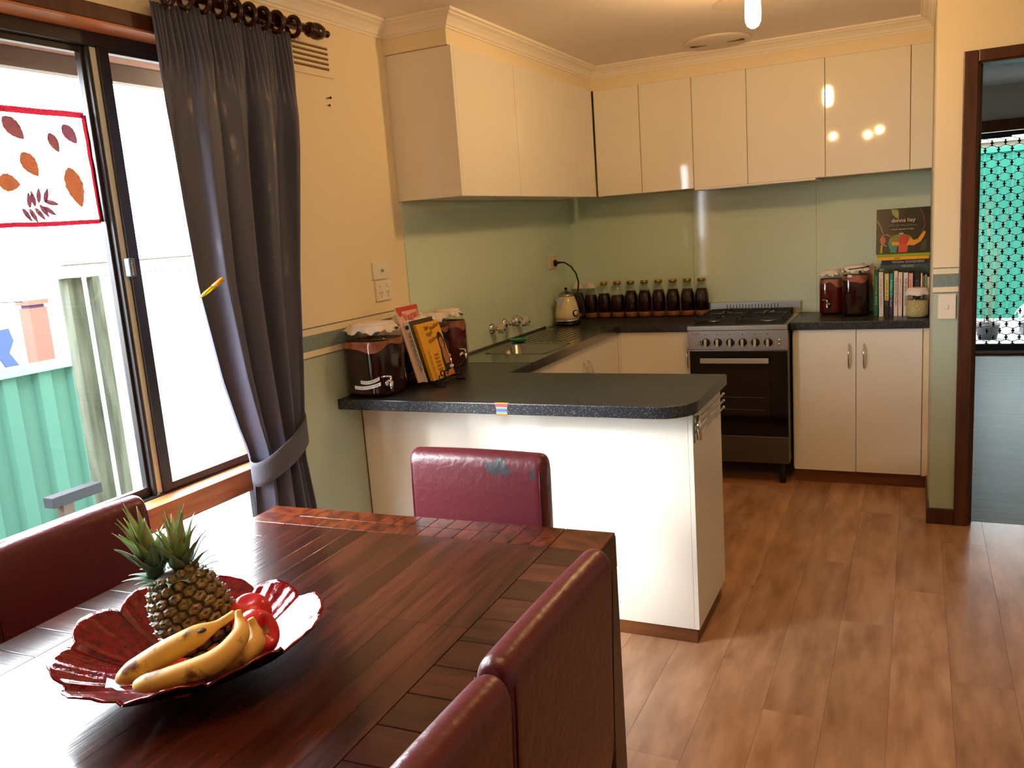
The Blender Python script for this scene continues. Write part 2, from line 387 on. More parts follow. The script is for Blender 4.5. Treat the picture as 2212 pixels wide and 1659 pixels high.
# cornice
def cornice(path, prof, name, mat):
    n = len(path); P = [Vector((a, b, 0)) for a, b in path]; rings = []
    for i in range(n):
        d0 = (P[i]-P[i-1]).normalized(); d1 = (P[(i+1) % n]-P[i]).normalized()
        n0 = Vector((d0.y, -d0.x, 0)); n1 = Vector((d1.y, -d1.x, 0)); b = (n0+n1); b = b/(b.dot(n0))
        rings.append([P[i]+b*o+Vector((0, 0, z)) for o, z in prof])
    k = len(prof); vs = [v for r in rings for v in r]; fs = []
    for i in range(n):
        j = (i+1) % n
        for q in range(k-1): fs.append((i*k+q, j*k+q, j*k+q+1, i*k+q+1))
    return MB().add(vs, fs).build(name, mat, local=True)
prof = [(0.0, 2.322), (0.006, 2.322), (0.008, 2.330), (0.013, 2.332), (0.020, 2.345), (0.034, 2.359), (0.048, 2.366), (0.052, 2.372), (0.062, 2.374), (0.064, H-0.0005)]
struct(cornice([(0, YB), (0, -2.026), (0.304, -2.026), (0.304, -0.326), (XW, -0.326), (XW, YN), (XR, YN), (XR, YB)], prof, 'trim_cornice', M_corn))
# door opening to the hall: architrave and jambs
da = MB(); da.box(2.206, 2.262, YN-0.016, YN+0.0, 0, 2.099); da.box(3.078, 3.134, YN-0.016, YN, 0, 2.099); da.box(2.262, 3.078, YN-0.016, YN, 2.052, 2.099)
d1 = struct(da.build('door_1', M_arch, local=True, bevel=0.004))
jb = MB(); jb.box(2.255, 2.27, YN, YN+0.12, 0, 2.05); jb.box(3.07, 3.09, YN, YN+0.12, 0, 2.05); jb.box(2.255, 3.09, YN, YN+0.12, 2.045, 2.062)
jb.build('jamb', M_arch, d1); bx('door_stop', 2.27, 2.282, YN+0.045, YN+0.08, 0, 2.045, M_arch, d1)

# ------------------------------------------------------------------ dining window
win = MB()
win.box(-0.2, 0.018, WY0, WY0+0.018, WZ0, WZ1); win.box(-0.2, 0.018, WY1-0.016, WY1, WZ0, WZ1); win.box(-0.2, 0.018, WY0, WY1, WZ1-0.004, WZ1+0.012); win.box(-0.2, 0.018, WY0, WY1, WZ0, WZ0+0.02)
w1 = struct(win.build('window_1', M_timber, local=True))
ar = MB(); ar.box(0, 0.02, WY0-0.05, WY1+0.045, 2.141, 2.187); ar.box(0, 0.02, WY1, WY1+0.045, WZ0, 2.141); ar.box(0, 0.02, WY0-0.05, WY0, WZ0, 2.141)
ar.build('architrave', M_arch, w1, bevel=0.004)
bx('transom', -0.1, 0.004, WY0+0.018, WY1-0.016, 0.695, 0.768, M_timber, w1, bevel=0.004)
f = MB()   # outer aluminium frame of the upper light
f.box(-0.125, -0.075, WY0+0.018, WY1-0.016, 2.098, 2.136); f.box(-0.125, -0.07, WY0+0.018, WY1-0.016, 0.752, 0.772)
f.box(-0.125, -0.075, WY1-0.03, WY1-0.016, 0.77, 2.1); f.box(-0.125, -0.075, WY0+0.018, WY0+0.05, 0.77, 2.1)
f.build('window_frame', M_alu, w1, bevel=0.002)
f = MB()   # lower light frame
f.box(-0.12, -0.08, WY0+0.018, WY1-0.016, 0.66, 0.695); f.box(-0.12, -0.08, WY0+0.018, WY1-0.016, 0.06, 0.09); f.box(-0.12, -0.08, -3.000, WY1-0.016, 0.09, 0.66); f.box(-0.12, -0.08, WY0+0.018, WY0+0.06, 0.09, 0.66); f.box(-0.12, -0.08, -3.96, -3.92, 0.09, 0.66)
f.build('window_frame', M_alu, w1, bevel=0.002)
f = MB()   # fixed sash (right)
f.box(-0.1, -0.075, -3.402, -3.365, 0.772, 2.098); f.box(-0.1, -0.075, -3.365, WY1-0.03, 0.772, 0.797); f.box(-0.1, -0.075, -3.365, WY1-0.03, 2.085, 2.098)
f.box(-0.112, -0.1, -3.372, -3.362, 0.79, 2.09)
f.build('sash', M_alu, w1, bevel=0.002)
f = MB()   # sliding sash (left)
f.box(-0.122, -0.1, -3.442, -3.410, 0.772, 2.098); f.box(-0.122, -0.1, WY0+0.05, -3.442, 0.772, 0.80); f.box(-0.122, -0.1, WY0+0.05, -3.442, 2.08, 2.098); f.box(-0.122, -0.1, WY0+0.05, WY0+0.085, 0.8, 2.08)
f.box(-0.1, -0.085, -3.432, -3.421, 0.772, 2.098)
f.build('sash', M_alu, w1, bevel=0.002)
bx('weather_strip', -0.1, -0.084, -3.4205, -3.4025, 0.774, 2.096, M_track, w1)
bx('pane', -0.089, -0.085, -3.365, WY1-0.03, 0.797, 2.085, M_pane, w1)
bx('pane', -0.114, -0.110, WY0+0.085, -3.442, 0.80, 2.08, M_pane, w1)
bx('pane', -0.102, -0.098, -3.92, -3.000, 0.09, 0.66, M_pane, w1)
bx('pane', -0.102, -0.098, WY0+0.06, -3.96, 0.09, 0.66, M_pane, w1)
ct = thing('window_catch', 'small grey plastic sash catch with raised white lettering on the window mullion', 'catch', (-0.075, -3.412, 1.445))
bx('body', -0.075, -0.052, -3.424, -3.402, 1.445, 1.500, pm('grey_plastic', C(78, 90, 98), 0.35), ct, bevel=0.004)
text('rauvista', 0.011, frame((0, 0, -1), (0, 1, 0), (-0.0515, -3.415, 1.494)), M_white, ct, wmax=0.044)

# ------------------------------------------------------------------ outside, dining side
G = -0.35
M_fence = pm('green_steel_fence', C(52, 84, 74), 0.6, rand=0.05, spec=0.1)
M_conc = pm('grey_ground', C(96, 92, 84), 0.9)
M_render = pm('white_render', C(236, 234, 228), 0.8)
struct(bx('trim_ground_side', -70, -0.2, -70, 60, G-0.1, G, M_conc, local=True))
ev = MB(); ev.box(-0.36, -0.2, -8, 1, 2.163, 2.21)
struct(ev.build('trim_soffit', pm('pink_soffit', C(176, 136, 122), 0.8), local=True))
struct(bx('trim_lintel', -0.30, -0.126, WY0-0.1, WY1+0.1, 2.118, 2.163, pm('pink_soffit', C(176, 136, 122), 0.8), local=True))
ev = MB(); ev.box(-0.34, -0.30, -8, 1, 2.062, 2.1625); struct(ev.build('trim_fascia', pm('grey_gutter', C(150, 140, 130), 0.6), local=True))
ev = MB(); ev.box(-0.3005, -0.296, -8, 1, 2.118, 2.122); struct(ev.build('trim_fascia_bead', pm('fascia_bead', C(110, 90, 86), 0.6), local=True))
fn = thing('steel_fence', 'green corrugated steel fence beyond the dining window', 'fence', (-2.0, -3.6, G))
def corr(y0, y1):
    mb = MB(); y = y0
    P_ = 0.19
    while y < y1-0.01:
        for (a, da, b, db) in ((0, 0.0, 0.06, 0.0), (0.06, 0.0, 0.08, 0.03), (0.08, 0.03, 0.15, 0.03), (0.15, 0.03, 0.17, 0.0), (0.17, 0.0, 0.19, 0.0)):
            mb.add([(-2.0+da, y+a, G), (-2.0+db, y+b, G), (-2.0+db, y+b, 1.0), (-2.0+da, y+a, 1.0)], [(0, 1, 2, 3)])
        y += P_
    return mb
for k in range(6):
    corr(-6.7+0.76*k, -6.7+0.76*(k+1)).build('fence_panel', M_fence, fn, solid=0.002)
bx('top_rail', -2.03, -1.95, -6.7, -2.14, 0.965, 1.01, pm('green_rail', C(92, 124, 114), 0.6, spec=0.1), fn, bevel=0.004)
M_oldt = pm('weathered_timber', C(66, 68, 58), 0.8, spec=0.1, noise=((20, 20, 3), C(44, 46, 38), 0.4, 0.65))
pg = thing('timber_gate_frame', 'weathered timber post and white beam standing outside in front of the fence', 'gate frame', (-1.4, -2.56, G))
MB().prism([(-1.46, -2.62), (-1.40, -2.62), (-1.40, -2.545), (-1.46, -2.545)], G, 1.43).build('post', M_oldt, pg)
MB().prism([(-1.39, -2.53), (-1.35, -2.53), (-1.35, -2.49), (-1.39, -2.49)], G, 1.43).build('post', M_oldt, pg)
bx('beam', -1.46, -1.36, -2.67, -1.6, 1.432, 1.486, M_render, pg, bevel=0.003)
bx('beam_shadow_line', -1.47, -1.345, -2.675, -1.6, 1.4865, 1.492, M_alu, pg); bx('beam_shadow_line', -1.37, -1.352, -2.58, -1.6, 1.427, 1.4315, M_alu, pg)  # dark strips drawn in for the thin shadow lines edging the beam
bx('brace', -1.38, -1.36, -2.40, -2.33, 0.55, 0.9, M_oldt, pg)
rl = thing('metal_rail', 'short grey metal channel resting on a brown timber stub outside', 'rail', (-1.2, -2.92, G))
bx('channel', -1.24, -1.18, -3.02, -2.78, 0.50, 0.545, pm('grey_steel', C(34, 34, 38), 0.6, spec=0.1), rl, bevel=0.003)
bx('stub', -1.235, -1.19, -2.97, -2.92, G, 0.499, pm('brown_stub', C(48, 30, 22), 0.7), rl)
M_awn = pm('salmon_panel', C(88, 58, 50), 0.8, spec=0.1)
ps = thing('salmon_post', 'salmon painted post standing beyond the green fence', 'post', (-3.0, -1.70, G))
bx('shaft', -3.05, -2.95, -1.745, -1.625, G, 1.235, M_awn, ps); bx('cap', -3.06, -2.94, -1.755, -1.615, 1.255, 1.285, M_awn, ps); bx('collar', -3.04, -2.96, -1.735, -1.635, 1.235, 1.255, pm('violet_collar', C(60, 40, 62), 0.8, spec=0.1), ps)
cl_ = thing('hanging_washing', 'red, blue and orange washing hanging beyond the fence', 'washing', (-3.0, -2.0, G))
def towel(pts, col, nm):
    vs = [(-3.0+0.02*k, y, z) for k in (0, 1) for y, z in pts]; n = len(pts)
    MB().add(vs, [tuple(range(n)), tuple(reversed(range(n, 2*n)))]+[(i, i+n, (i+1) % n+n, (i+1) % n) for i in range(n)]).build('cloth', pm(nm, col, 0.9, spec=0.1), cl_)
towel([(-2.16, 1.00), (-2.09, 0.98), (-1.96, 0.84), (-1.84, 0.76), (-1.90, 0.72), (-2.05, 0.74), (-2.18, 0.80)], C(78, 26, 28), 'red_cloth')
towel([(-1.98, 1.12), (-1.88, 1.13), (-1.86, 1.05), (-1.90, 0.98), (-1.83, 0.86), (-1.80, 0.76), (-1.86, 0.75), (-1.96, 0.95)], C(44, 54, 84), 'blue_cloth')
towel([(-2.2, 1.30), (-2.12, 1.28), (-2.02, 1.16), (-2.06, 1.02), (-2.13, 1.08), (-2.2, 1.12)], C(92, 62, 50), 'orange_cloth')
bx('line_post', -3.05, -3.0, -2.72, -2.67, G, 1.45, M_oldt, cl_); MB().tube([(-3.02, -2.7, 1.35), (-3.0, -1.75, 1.28)], 0.004, 6).build('line', M_alu, cl_)

# ------------------------------------------------------------------ window artwork
art = thing('leaf_collage', 'clear sheet of pressed autumn leaves edged with red tape, stuck to the window pane', 'artwork', (-0.1, -3.62, 1.595))
M_tape = pane_mat('red_tape_translucent', (0.20, 0.030, 0.045, 1), 0.3, 0.3)
MB().add([(-0.1075, -3.99, 1.60), (-0.1075, -3.447, 1.607), (-0.1075, -3.447, 1.915), (-0.1075, -3.99, 1.905)], [(0, 1, 2, 3)]).build('clear_sheet', pane_mat('clear_film', (0.97, 0.97, 0.97, 1), 0.2, 0.3), art, solid=0.0005)
def strip(p, q, wd, nm='tape_edge'):
    p = Vector(p); q = Vector(q); d = (q-p).normalized(); nrm = Vector((0, -d.z, d.y))*wd/2
    v = []
    for i in range(9):
        a = p.lerp(q, i/8); j = random.uniform(-0.0012, 0.0012); v += [a-nrm+Vector((0, j, j)), a+nrm+Vector((0, j, j))]
    MB().add(v, [(2*i, 2*i+2, 2*i+3, 2*i+1) for i in range(8)]).build(nm, M_tape, art, solid=0.0004)
X_ = -0.1062
strip((X_, -3.99, 1.902), (X_, -3.455, 1.908), 0.017); strip((X_, -3.99, 1.604), (X_, -3.455, 1.610), 0.013)
strip((X_, -3.458, 1.908), (X_, -3.450, 1.61), 0.016); strip((X_, -3.985, 1.604), (X_, -3.985, 1.902), 0.010)
text('AUTUMN 2017', 0.011, frame((0, 1, 0), (0, 0, 1), (-0.1055, -3.76, 1.903)), pm('faint_brown_ink', C(110, 40, 40), 0.8), art, ax='LEFT')
def leafm(nm, c): return pane_mat(nm, c, 0.5, 0.2)
LM = [leafm('dry_leaf_maroon', (0.13, 0.062, 0.056, 1)), leafm('dry_leaf_russet', (0.165, 0.080, 0.046, 1)), leafm('dry_leaf_plum', (0.13, 0.062, 0.070, 1))]
def leaf(y, z, L, wd, ang, mi):
    n = 14; v = []; L *= 1.22; wd *= 1.3
    for k in range(n+1):
        t = k/n; h = wd*sin(PI*t**0.8)**0.8*(1+0.06*sin(k*2.3)); a = (t-0.5)*L
        v += [(a, h/2), (a, -h/2)]
    vs = [(-0.1052, y+a*cos(ang)-b*sin(ang), z+a*sin(ang)+b*cos(ang)) for a, b in v]
    MB().add(vs, [(2*i, 2*i+2, 2*i+3, 2*i+1) for i in range(n)]).build('leaf', LM[mi], art, solid=0.0006)
leaf(-3.678, 1.857, 0.062, 0.034, -0.8, 0); leaf(-3.512, 1.852, 0.052, 0.030, -0.9, 2); leaf(-3.566, 1.826, 0.046, 0.024, -1.15, 0)
leaf(-3.648, 1.765, 0.060, 0.036, -1.0, 1); leaf(-3.716, 1.716, 0.052, 0.036, -0.15, 1); leaf(-3.522, 1.706, 0.094, 0.044, -1.35, 1)
for k, (dy, dz, a) in enumerate([(-.052, .0, 1.5), (-.04, .004, 1.7), (-.022, .012, 1.4), (.0, .012, 1.2), (.014, -.008, -.2), (-.064, -.040, -1.0), (-.046, -.042, -1.1), (-.026, -.038, -.9), (-.012, -.03, -1.0), (.004, -.03, -.6)]):
    leaf(-3.616+dy, 1.672+dz, 0.036, 0.011, a, 2)
leaf(-3.862, 1.80, 0.06, 0.034, 0.6, 1); leaf(-3.90, 1.70, 0.05, 0.03, -0.6, 0)

# ------------------------------------------------------------------ curtain, rod
rod = thing('curtain_rod', 'dark turned wooden curtain rod with finial above the dining window', 'curtain rod', (0.1, -3.9, 2.235))
MB().tube([(0.1, -5.0, 2.243), (0.1, -2.63, 2.243)], 0.015, 14).build('pole', M_rod, rod)
MF = frame((1, 0, 0), (0, 0, 1), (0.1, -2.635, 2.243)) @ Matrix.Rotation(PI, 4, 'X')
MF = Matrix.Translation((0.1, -2.66, 2.243)) @ Matrix.Rotation(-PI/2, 4, 'X')
MB().lathe([(0.014, 0), (0.022, 0.005), (0.026, 0.014), (0.024, 0.02), (0.02, 0.024), (0.025, 0.03), (0.029, 0.045), (0.029, 0.06), (0.024, 0.078), (0.012, 0.092), (0.008, 0.098), (0.008, 0.102), (0.012, 0.107), (0.013, 0.114), (0.008, 0.122), (0.001, 0.125)], M=MF, n=18).build('finial', M_rod, rod)
for y in (-2.80, -4.9):
    mb = MB(); mb.tube([(0.0, y, 2.243), (0.085, y, 2.243)], 0.012, 10); mb.tube([(0.1, y-0.012, 2.243), (0.1, y+0.012, 2.243)], 0.022, 14); mb.tube([(0.0, y, 2.243), (0.01, y, 2.243)], 0.03, 14)
    mb.build('bracket', M_rod, rod)
ring0 = None
for k in range(9):
    y = -2.735 - 0.066*k - (0.02 if k else 0)
    if ring0 is None:
        ring0 = thing('curtain_ring', 'dark wooden ring nearest the finial, holding the grey curtain', 'curtain ring', (0.1, y, 2.235), group='curtain rings')
        mb = MB(); mb.tube([(0.1+0.027*cos(a), y, 2.237+0.031*sin(a)) for a in [2*PI*q/20 for q in range(20)]], 0.0085, 8, closed=True); mb.build('hoop', M_rod, ring0)
        mb = MB(); mb.tube([(0.1, y, 2.203), (0.1, y, 2.19)], 0.002, 6); mb.build('eyelet', M_gold, ring0)
    else:
        r_ = copy_tree(ring0); r_.location = (0.1, y, 2.235)
        r_['label'] = ['', 'second', 'third', 'fourth', 'fifth', 'sixth', 'seventh', 'eighth', 'ninth'][k]+' dark wooden curtain ring from the finial, on the rod above the grey curtain'
cur = thing('curtain', 'long charcoal satin curtain gathered by a tieback beside the dining window', 'curtain', (0.08, -3.05, 0.02))
def lerp(a, b, t): return a+(b-a)*t
KEY = [(2.215, -3.315, -2.735), (2.08, -3.31, -2.75), (1.93, -3.312, -2.752), (1.65, -3.30, -2.80), (1.40, -3.285, -2.845), (1.1, -3.235, -2.885), (0.93, -3.19, -2.915), (0.86, -3.166, -2.932), (0.78, -3.15, -2.94), (0.60, -3.165, -2.915), (0.3, -3.18, -2.89), (0.03, -3.19, -2.88)]
def edges(z):
    for (za, la, ra), (zb, lb, rb) in zip(KEY, KEY[1:]):
        if z <= za and z >= zb:
            t = (za-z)/(za-zb); t = t*t*(3-2*t) if False else t
            return lerp(la, lb, t), lerp(ra, rb, t)
    return KEY[-1][1:]
def cfn(u, v):
    z = 2.215-(2.215-0.03)*v; l, r = edges(z); wd = (r-l)/0.58
    g = 1.0
    f1 = sin(u*2*PI*4.3+0.9*sin(z*1.7)+2.2)+0.35*sin(u*2*PI*7.7+1.5*sin(z*1.1)); f2 = sin(u*2*PI*12.0+2.0*sin(z*1.3+1))
    hd = 0.006*sin(u*2*PI*40+0.8*sin(z*9))*min(1.0, max(0.0, (z-1.97)/0.12)); sm = min(1.0, u/0.26); sm = sm*sm*(3-2*sm)
    g *= min(1.0, 0.25+(2.20-z)/0.5) if z > 1.8 else 1.0
    amp = 0.030*g*(0.6+0.4*min(1, wd*1.2))
    x = 0.052+0.048*sm*min(1.0, 0.5+g)+amp*f1*(0.25+0.75*sm)+0.004*g*f2+hd
    y = l+(r-l)*(u+0.014*g*sin(u*2*PI*7.0+2.0))
    # diagonal pull towards the tieback
    return (x, y, z)
MB().grid(cfn, 420, 110).build('drape', M_curtain, cur, solid=0.0015)
# header tape edge frill
def tie(u, v):
    a = 2*PI*u; cx, cyy = 0.088, -3.045; rx, ry = 0.066, 0.125
    s_ = cos(a)   # y direction
    z = 0.835+0.055*s_-0.03*cos(2*a)*0.3 + (v-0.5)*0.088*(1.0+0.08*cos(a)) - 0.012*(1-abs(s_))
    x = cx+rx*sin(a)
    return (x, cyy+ry*s_, z)
MB().grid(tie, 60, 6, closeu=True).build('tieback', pm('charcoal_tieback', C(74, 72, 82), 0.7, bump=((200, 200, 200), 0.2)), cur, solid=0.004)
MB().tube([(0.0, -2.9, 0.885), (0.03, -2.905, 0.885), (0.04, -2.92, 0.88)], 0.005, 8).build('hook', M_chrome, cur)
pen = thing('marker_pen', 'translucent yellow marker pen tucked slantwise into the edge of the grey curtain', 'pen', (0.15, -3.29, 1.40))
pa = Vector((0.125, -3.333, 1.375)); pb = Vector((0.145, -3.262, 1.418))
M_yel = pm('yellow_plastic', C(250, 226, 20), 0.25, trans=0.35)
d_ = pb-pa
MB().tube([pa, pa+d_*0.1, pa+d_*0.5], 0.0055, 12, radii=[0.004, 0.0055, 0.0062]).build('barrel', M_yel, pen)
MB().tube([pa+d_*0.5, pa+d_*0.98, pb], 0.0075, 12, radii=[0.0068, 0.0078, 0.0060]).build('cap', pm('amber_plastic', C(214, 150, 40), 0.25), pen)
MB().tube([pa-d_*0.12, pa], 0.002, 8, radii=[0.0012, 0.0036]).build('nib', M_yel, pen)

# ------------------------------------------------------------------ wall fittings on the left wall
vt = thing('air_vent', 'cream louvred air vent high on the wall below the curtain rod finial', 'vent', (0.0, -2.525, 2.12))
bx('plate', 0, 0.008, -2.652, -2.400, 2.118, 2.240, M_cream, vt, bevel=0.003)
for k in range(5):
    z = 2.143+0.0185*k
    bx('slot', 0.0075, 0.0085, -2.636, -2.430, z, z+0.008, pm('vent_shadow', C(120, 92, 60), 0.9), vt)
    MB().add([(0.008, -2.636, z+0.0075), (0.008, -2.430, z+0.0075), (0.013, -2.430, z+0.010), (0.013, -2.636, z+0.010), (0.008, -2.636, z+0.0125), (0.008, -2.430, z+0.0125)], [(0, 1, 2, 3), (3, 2, 5, 4)]).build('slat', M_cream, vt)
nl = thing('wall_screw', 'upper of two small dark screws left in the wall under the vent', 'screw', (0, -2.447, 2.044))
MB().tube([(0, -2.447, 2.044), (0.012, -2.447, 2.044)], 0.0022, 8).build('shank', M_iron, nl); MB().tube([(0.012, -2.447, 2.044), (0.015, -2.447, 2.044)], 0.005, 10).build('head', M_iron, nl)
nl2 = thing('wall_screw', 'lower of two small dark screws left in the wall under the vent', 'screw', (0, -2.449, 2.017))
MB().tube([(0, -2.449, 2.017), (0.006, -2.449, 2.017)], 0.002, 8).build('shank', M_iron, nl2); MB().tube([(0.006, -2.449, 2.017), (0.009, -2.449, 2.017)], 0.004, 10).build('head', M_iron, nl2)
s1 = thing('wall_plate', 'white aerial socket plate above the double power point on the left wall', 'socket', (0, -2.218, 1.335))
bx('plate', 0, 0.010, -2.273, -2.163, 1.336, 1.408, M_plate, s1, bevel=0.003)
MB().tube([(0.01, -2.214, 1.372), (0.016, -2.214, 1.372)], 0.006, 12).build('connector', M_chrome, s1)
s2 = thing('power_point', 'white double power point on the left wall above the dark jars', 'power point', (0, -2.208, 1.245))
bx('plate', 0, 0.010, -2.266, -2.150, 1.246, 1.328, M_plate, s2, bevel=0.003)
for y in (-2.234, -2.183):
    bx('rocker', 0.01, 0.015, y-0.008, y+0.008, 1.302, 1.318, M_plate, s2, bevel=0.002)
    for (dy, dz, a) in ((-0.008, 0.0, 0.5), (0.008, 0.0, -0.5), (0.0, -0.014, 0)):
        MM = Matrix.Translation((0.0103, y+dy, 1.28+dz)) @ Matrix.Rotation(a, 4, 'X')
        MB().box(-0.0003, 0.0005, -0.001, 0.001, -0.005, 0.005, M=MM).build('slot', M_blkm, s2)

# ------------------------------------------------------------------ wall cupboards
UB, UT = 1.655, 2.257
def cupboard(label, axis, a0, a1, doors, endpanel=None, dark_gap=0.003):
    """axis 'x': run on the back wall between x=a0..a1; axis 'y': run on the left wall"""
    if axis == 'x':
        t = thing('wall_cupboard', label, 'cupboard', ((a0+a1)/2, -0.17, UB), group=None)
        bx('carcass', a0, a1, -0.318, -0.002, UB+0.004, UT, M_white, t)
        for (p, q) in doors: bx('door', p+0.0015, q-0.0015, -0.336, -0.3195, UB, UT, M_gloss, t, bevel=0.0015)
    else:
        t = thing('wall_cupboard', label, 'cupboard', (0.16, (a0+a1)/2, UB))
        bx('carcass', 0.002, 0.298, a0, a1, UB+0.004, UT, M_white, t)
        for (p, q) in doors: bx('door', 0.2995, 0.316, p+0.0015, q-0.0015, UB, UT, M_gloss, t, bevel=0.0015)
    return t
t = cupboard('left-wall gloss cupboard nearest the dining area, with the shaded end panel', 'y', -2.0, -1.42, [(-2.0, -1.42)])
bx('end_panel', 0.001, 0.316, -2.018, -2.0005, UB, UT, M_white, t, bevel=0.001)
cupboard('second white gloss cupboard of the left wall, above the taps', 'y', -1.419, -0.905, [(-1.419, -0.905)])
cupboard('white gloss cupboard of the left wall, second from the corner', 'y', -0.904, -0.62, [(-0.904, -0.62)])
t = cupboard('white gloss corner cupboard where the left and back walls meet', 'y', -0.619, -0.345, [(-0.619, -0.345)])
XS = [0.322, 0.594, 0.896, 1.194, 1.595, 2.0, 2.103]
LB = ['narrow back-wall cupboard door next to the corner', 'back-wall cupboard above the row of bottles, second from the corner', 'back-wall cupboard third from the corner, left of the cooker hood',
      'wider back-wall cupboard above the cooker', 'wide back-wall cupboard showing the bright bulb reflection', 'narrow back-wall cupboard filler beside the doorway wall']
for k in range(6): cupboard('white gloss '+LB[k], 'x', XS[k]+(0.0 if k else 0.0), XS[k+1]-0.0005, [(XS[k], XS[k+1]-0.0005)])
hd = thing('cooker_hood', 'slim white range hood edge under the cupboards above the cooker', 'cooker hood', (1.2, -0.17, UB-0.012))
bx('body', 0.90, 1.545, -0.338, -0.02, UB-0.010, UB-0.001, M_white, hd); bx('filter', 0.95, 1.5, -0.30, -0.06, UB-0.013, UB-0.0101, M_steel, hd)

# ------------------------------------------------------------------ splashback
sb = thing('glass_splashback', 'pale green glass splashback lining the left and back kitchen walls', 'splashback', (0.003, -1.0, 0.9))
bx('glass_panel', 0.0005, 0.006, -2.007, -0.0065, 0.901, UB-0.001, M_glass_green, sb)
for a, b in ((0.0065, 0.802), (0.804, 1.513), (1.515, 2.1035)): bx('glass_panel', a, b, -0.006, -0.0005, 0.901, UB-0.002, M_glass_green, sb)
gp = thing('power_point', 'cream power point on the green splashback with the kettle plug in it', 'power point', (0.006, -0.36, 1.245))
bx('plate', 0.0062, 0.018, -0.415, -0.300, 1.247, 1.322, pm('cream_plastic', C(228, 205, 165), 0.4), gp, bevel=0.003)
bx('rocker', 0.018, 0.022, -0.375, -0.360, 1.298, 1.312, M_plate, gp, bevel=0.001)

# ------------------------------------------------------------------ base cupboards
BT = 0.858
def handle(parent, p0, p1, out):
    p0, p1, out = Vector(p0), Vector(p1), Vector(out)
    pts = []
    for k in range(13):
        t = k/12; s = sin(PI*t)**0.45 if 0 < t < 1 else 0
        pts.append(p0.lerp(p1, t)+out*s)
    MB().tube(pts, 0.0045, 8, radii=[0.0035+0.0018*sin(PI*k/12) for k in range(13)]).build('handle', M_chrome, parent)
def doorh(parent, x0, x1, y0, y1, z0, z1):
    return bx('door', x0, x1, y0, y1, z0, z1, M_gloss, parent, bevel=0.0015)
KZ = 0.074
rb = thing('base_cupboard', 'white two-door base cupboard right of the oven', 'cupboard', (1.77, -0.24, 0))
bx('carcass', 1.43, 2.072, -0.434, -0.01, KZ+0.002, BT, M_white, rb)
dd = doorh(rb, 1.437, 1.7515, -0.452, -0.4345, KZ, BT-0.004); handle(dd, (1.718, -0.452, 0.645), (1.718, -0.452, 0.778), (0, -0.026, 0))
dd = doorh(rb, 1.7545, 2.069, -0.452, -0.4345, KZ, BT-0.004); handle(dd, (1.792, -0.452, 0.645), (1.792, -0.452, 0.778), (0, -0.026, 0))
bx('filler', 2.0725, 2.1035, -0.444, -0.42, KZ-0.006, BT, M_cream, rb); bx('plinth', 1.437, 2.100, -0.43, -0.415, 0.0005, KZ-0.002, M_plinth, rb)
lb2 = thing('base_cupboard', 'white base cupboard between the inner corner and the oven', 'cupboard', (0.66, -0.24, 0))
bx('carcass', 0.45, 0.872, -0.434, -0.01, KZ+0.002, BT, M_white, lb2); dd = doorh(lb2, 0.455, 0.874, -0.452, -0.4345, KZ, BT-0.004); handle(dd, (0.856, -0.452, 0.640), (0.856, -0.452, 0.757), (0, -0.026, 0))
bx('plinth', 0.45, 0.872, -0.42, -0.405, 0.0005, KZ-0.002, M_plinth, lb2); bx('corner_post', 0.4395, 0.4540, -0.4555, -0.440, KZ, BT-0.004, M_white, lb2)
ls = thing('base_cupboard', 'white base cupboard under the steel sink', 'cupboard', (0.2, -1.2, 0))
sc_ = MB(); sc_.box(0.01, 0.42, -1.742, -1.725, KZ, BT-0.005); sc_.box(0.01, 0.42, -0.48, -0.462, KZ, BT-0.005); sc_.box(0.01, 0.42, -1.725, -0.48, KZ, KZ+0.016); sc_.box(0.01, 0.022, -1.725, -0.48, KZ+0.016, BT-0.005)
sc_.build('carcass', M_white, ls)
YD = [-1.97, -1.497, -1.015, -0.458]
for k in range(3):
    dd = doorh(ls, 0.4225, 0.44, YD[k]+0.0015, YD[k+1]-0.0015, KZ, BT-0.004)
    if k == 1: handle(dd, (0.44, -1.055, 0.645), (0.44, -1.055, 0.775), (0.026, 0, 0))
    if k == 2: handle(dd, (0.44, -0.975, 0.645), (0.44, -0.975, 0.775), (0.026, 0, 0))
bx('plinth', 0.39, 0.405, -1.97, -0.46, 0.0005, KZ-0.002, M_plinth, ls)
pn = thing('breakfast_bar', 'white gloss breakfast bar cabinet facing the dining table', 'cabinet', (0.68, -2.22, 0))
bx('front_panel', 0.001, 1.341, -2.444, -2.426, 0.057, BT, M_gloss, pn, bevel=0.001)
bx('end_panel', 1.3415, 1.358, -2.444, -1.99, 0.057, BT, M_white, pn, bevel=0.001)
bx('back_panel', 0.42, 1.341, -2.008, -1.99, 0.057, BT, M_gloss, pn)
bx('carcass', 0.01, 1.34, -2.425, -2.009, 0.06, BT-0.002, M_white, pn)
bx('plinth', 0.01, 1.348, -2.434, -2.03, 0.0005, 0.0565, M_plinth, pn)
bx('edge_strip', 0.0005, 0.004, -2.447, -2.4445, 0.057, BT, M_plinth, pn)
tr = thing('towel_rack', 'chrome three-bar folding towel rack on the end of the breakfast bar', 'towel rack', (1.36, -2.43, 0.74))
bx('bracket', 1.3585, 1.365, -2.444, -2.415, 0.742, 0.842, M_chrome, tr, bevel=0.002)
MB().tube([(1.376, -2.43, 0.752), (1.376, -2.43, 0.838)], 0.0085, 14).build('hinge', M_chrome, tr)
for k, z in enumerate((0.822, 0.796, 0.770)):
    MB().tube([(1.374, -2.425, z), (1.372, -2.0, z)], 0.0042, 10).build('bar', M_chrome, tr)
    MB().sphere((1.372, -1.998, z), 0.006, 10).build('bar_end', M_chrome, tr)

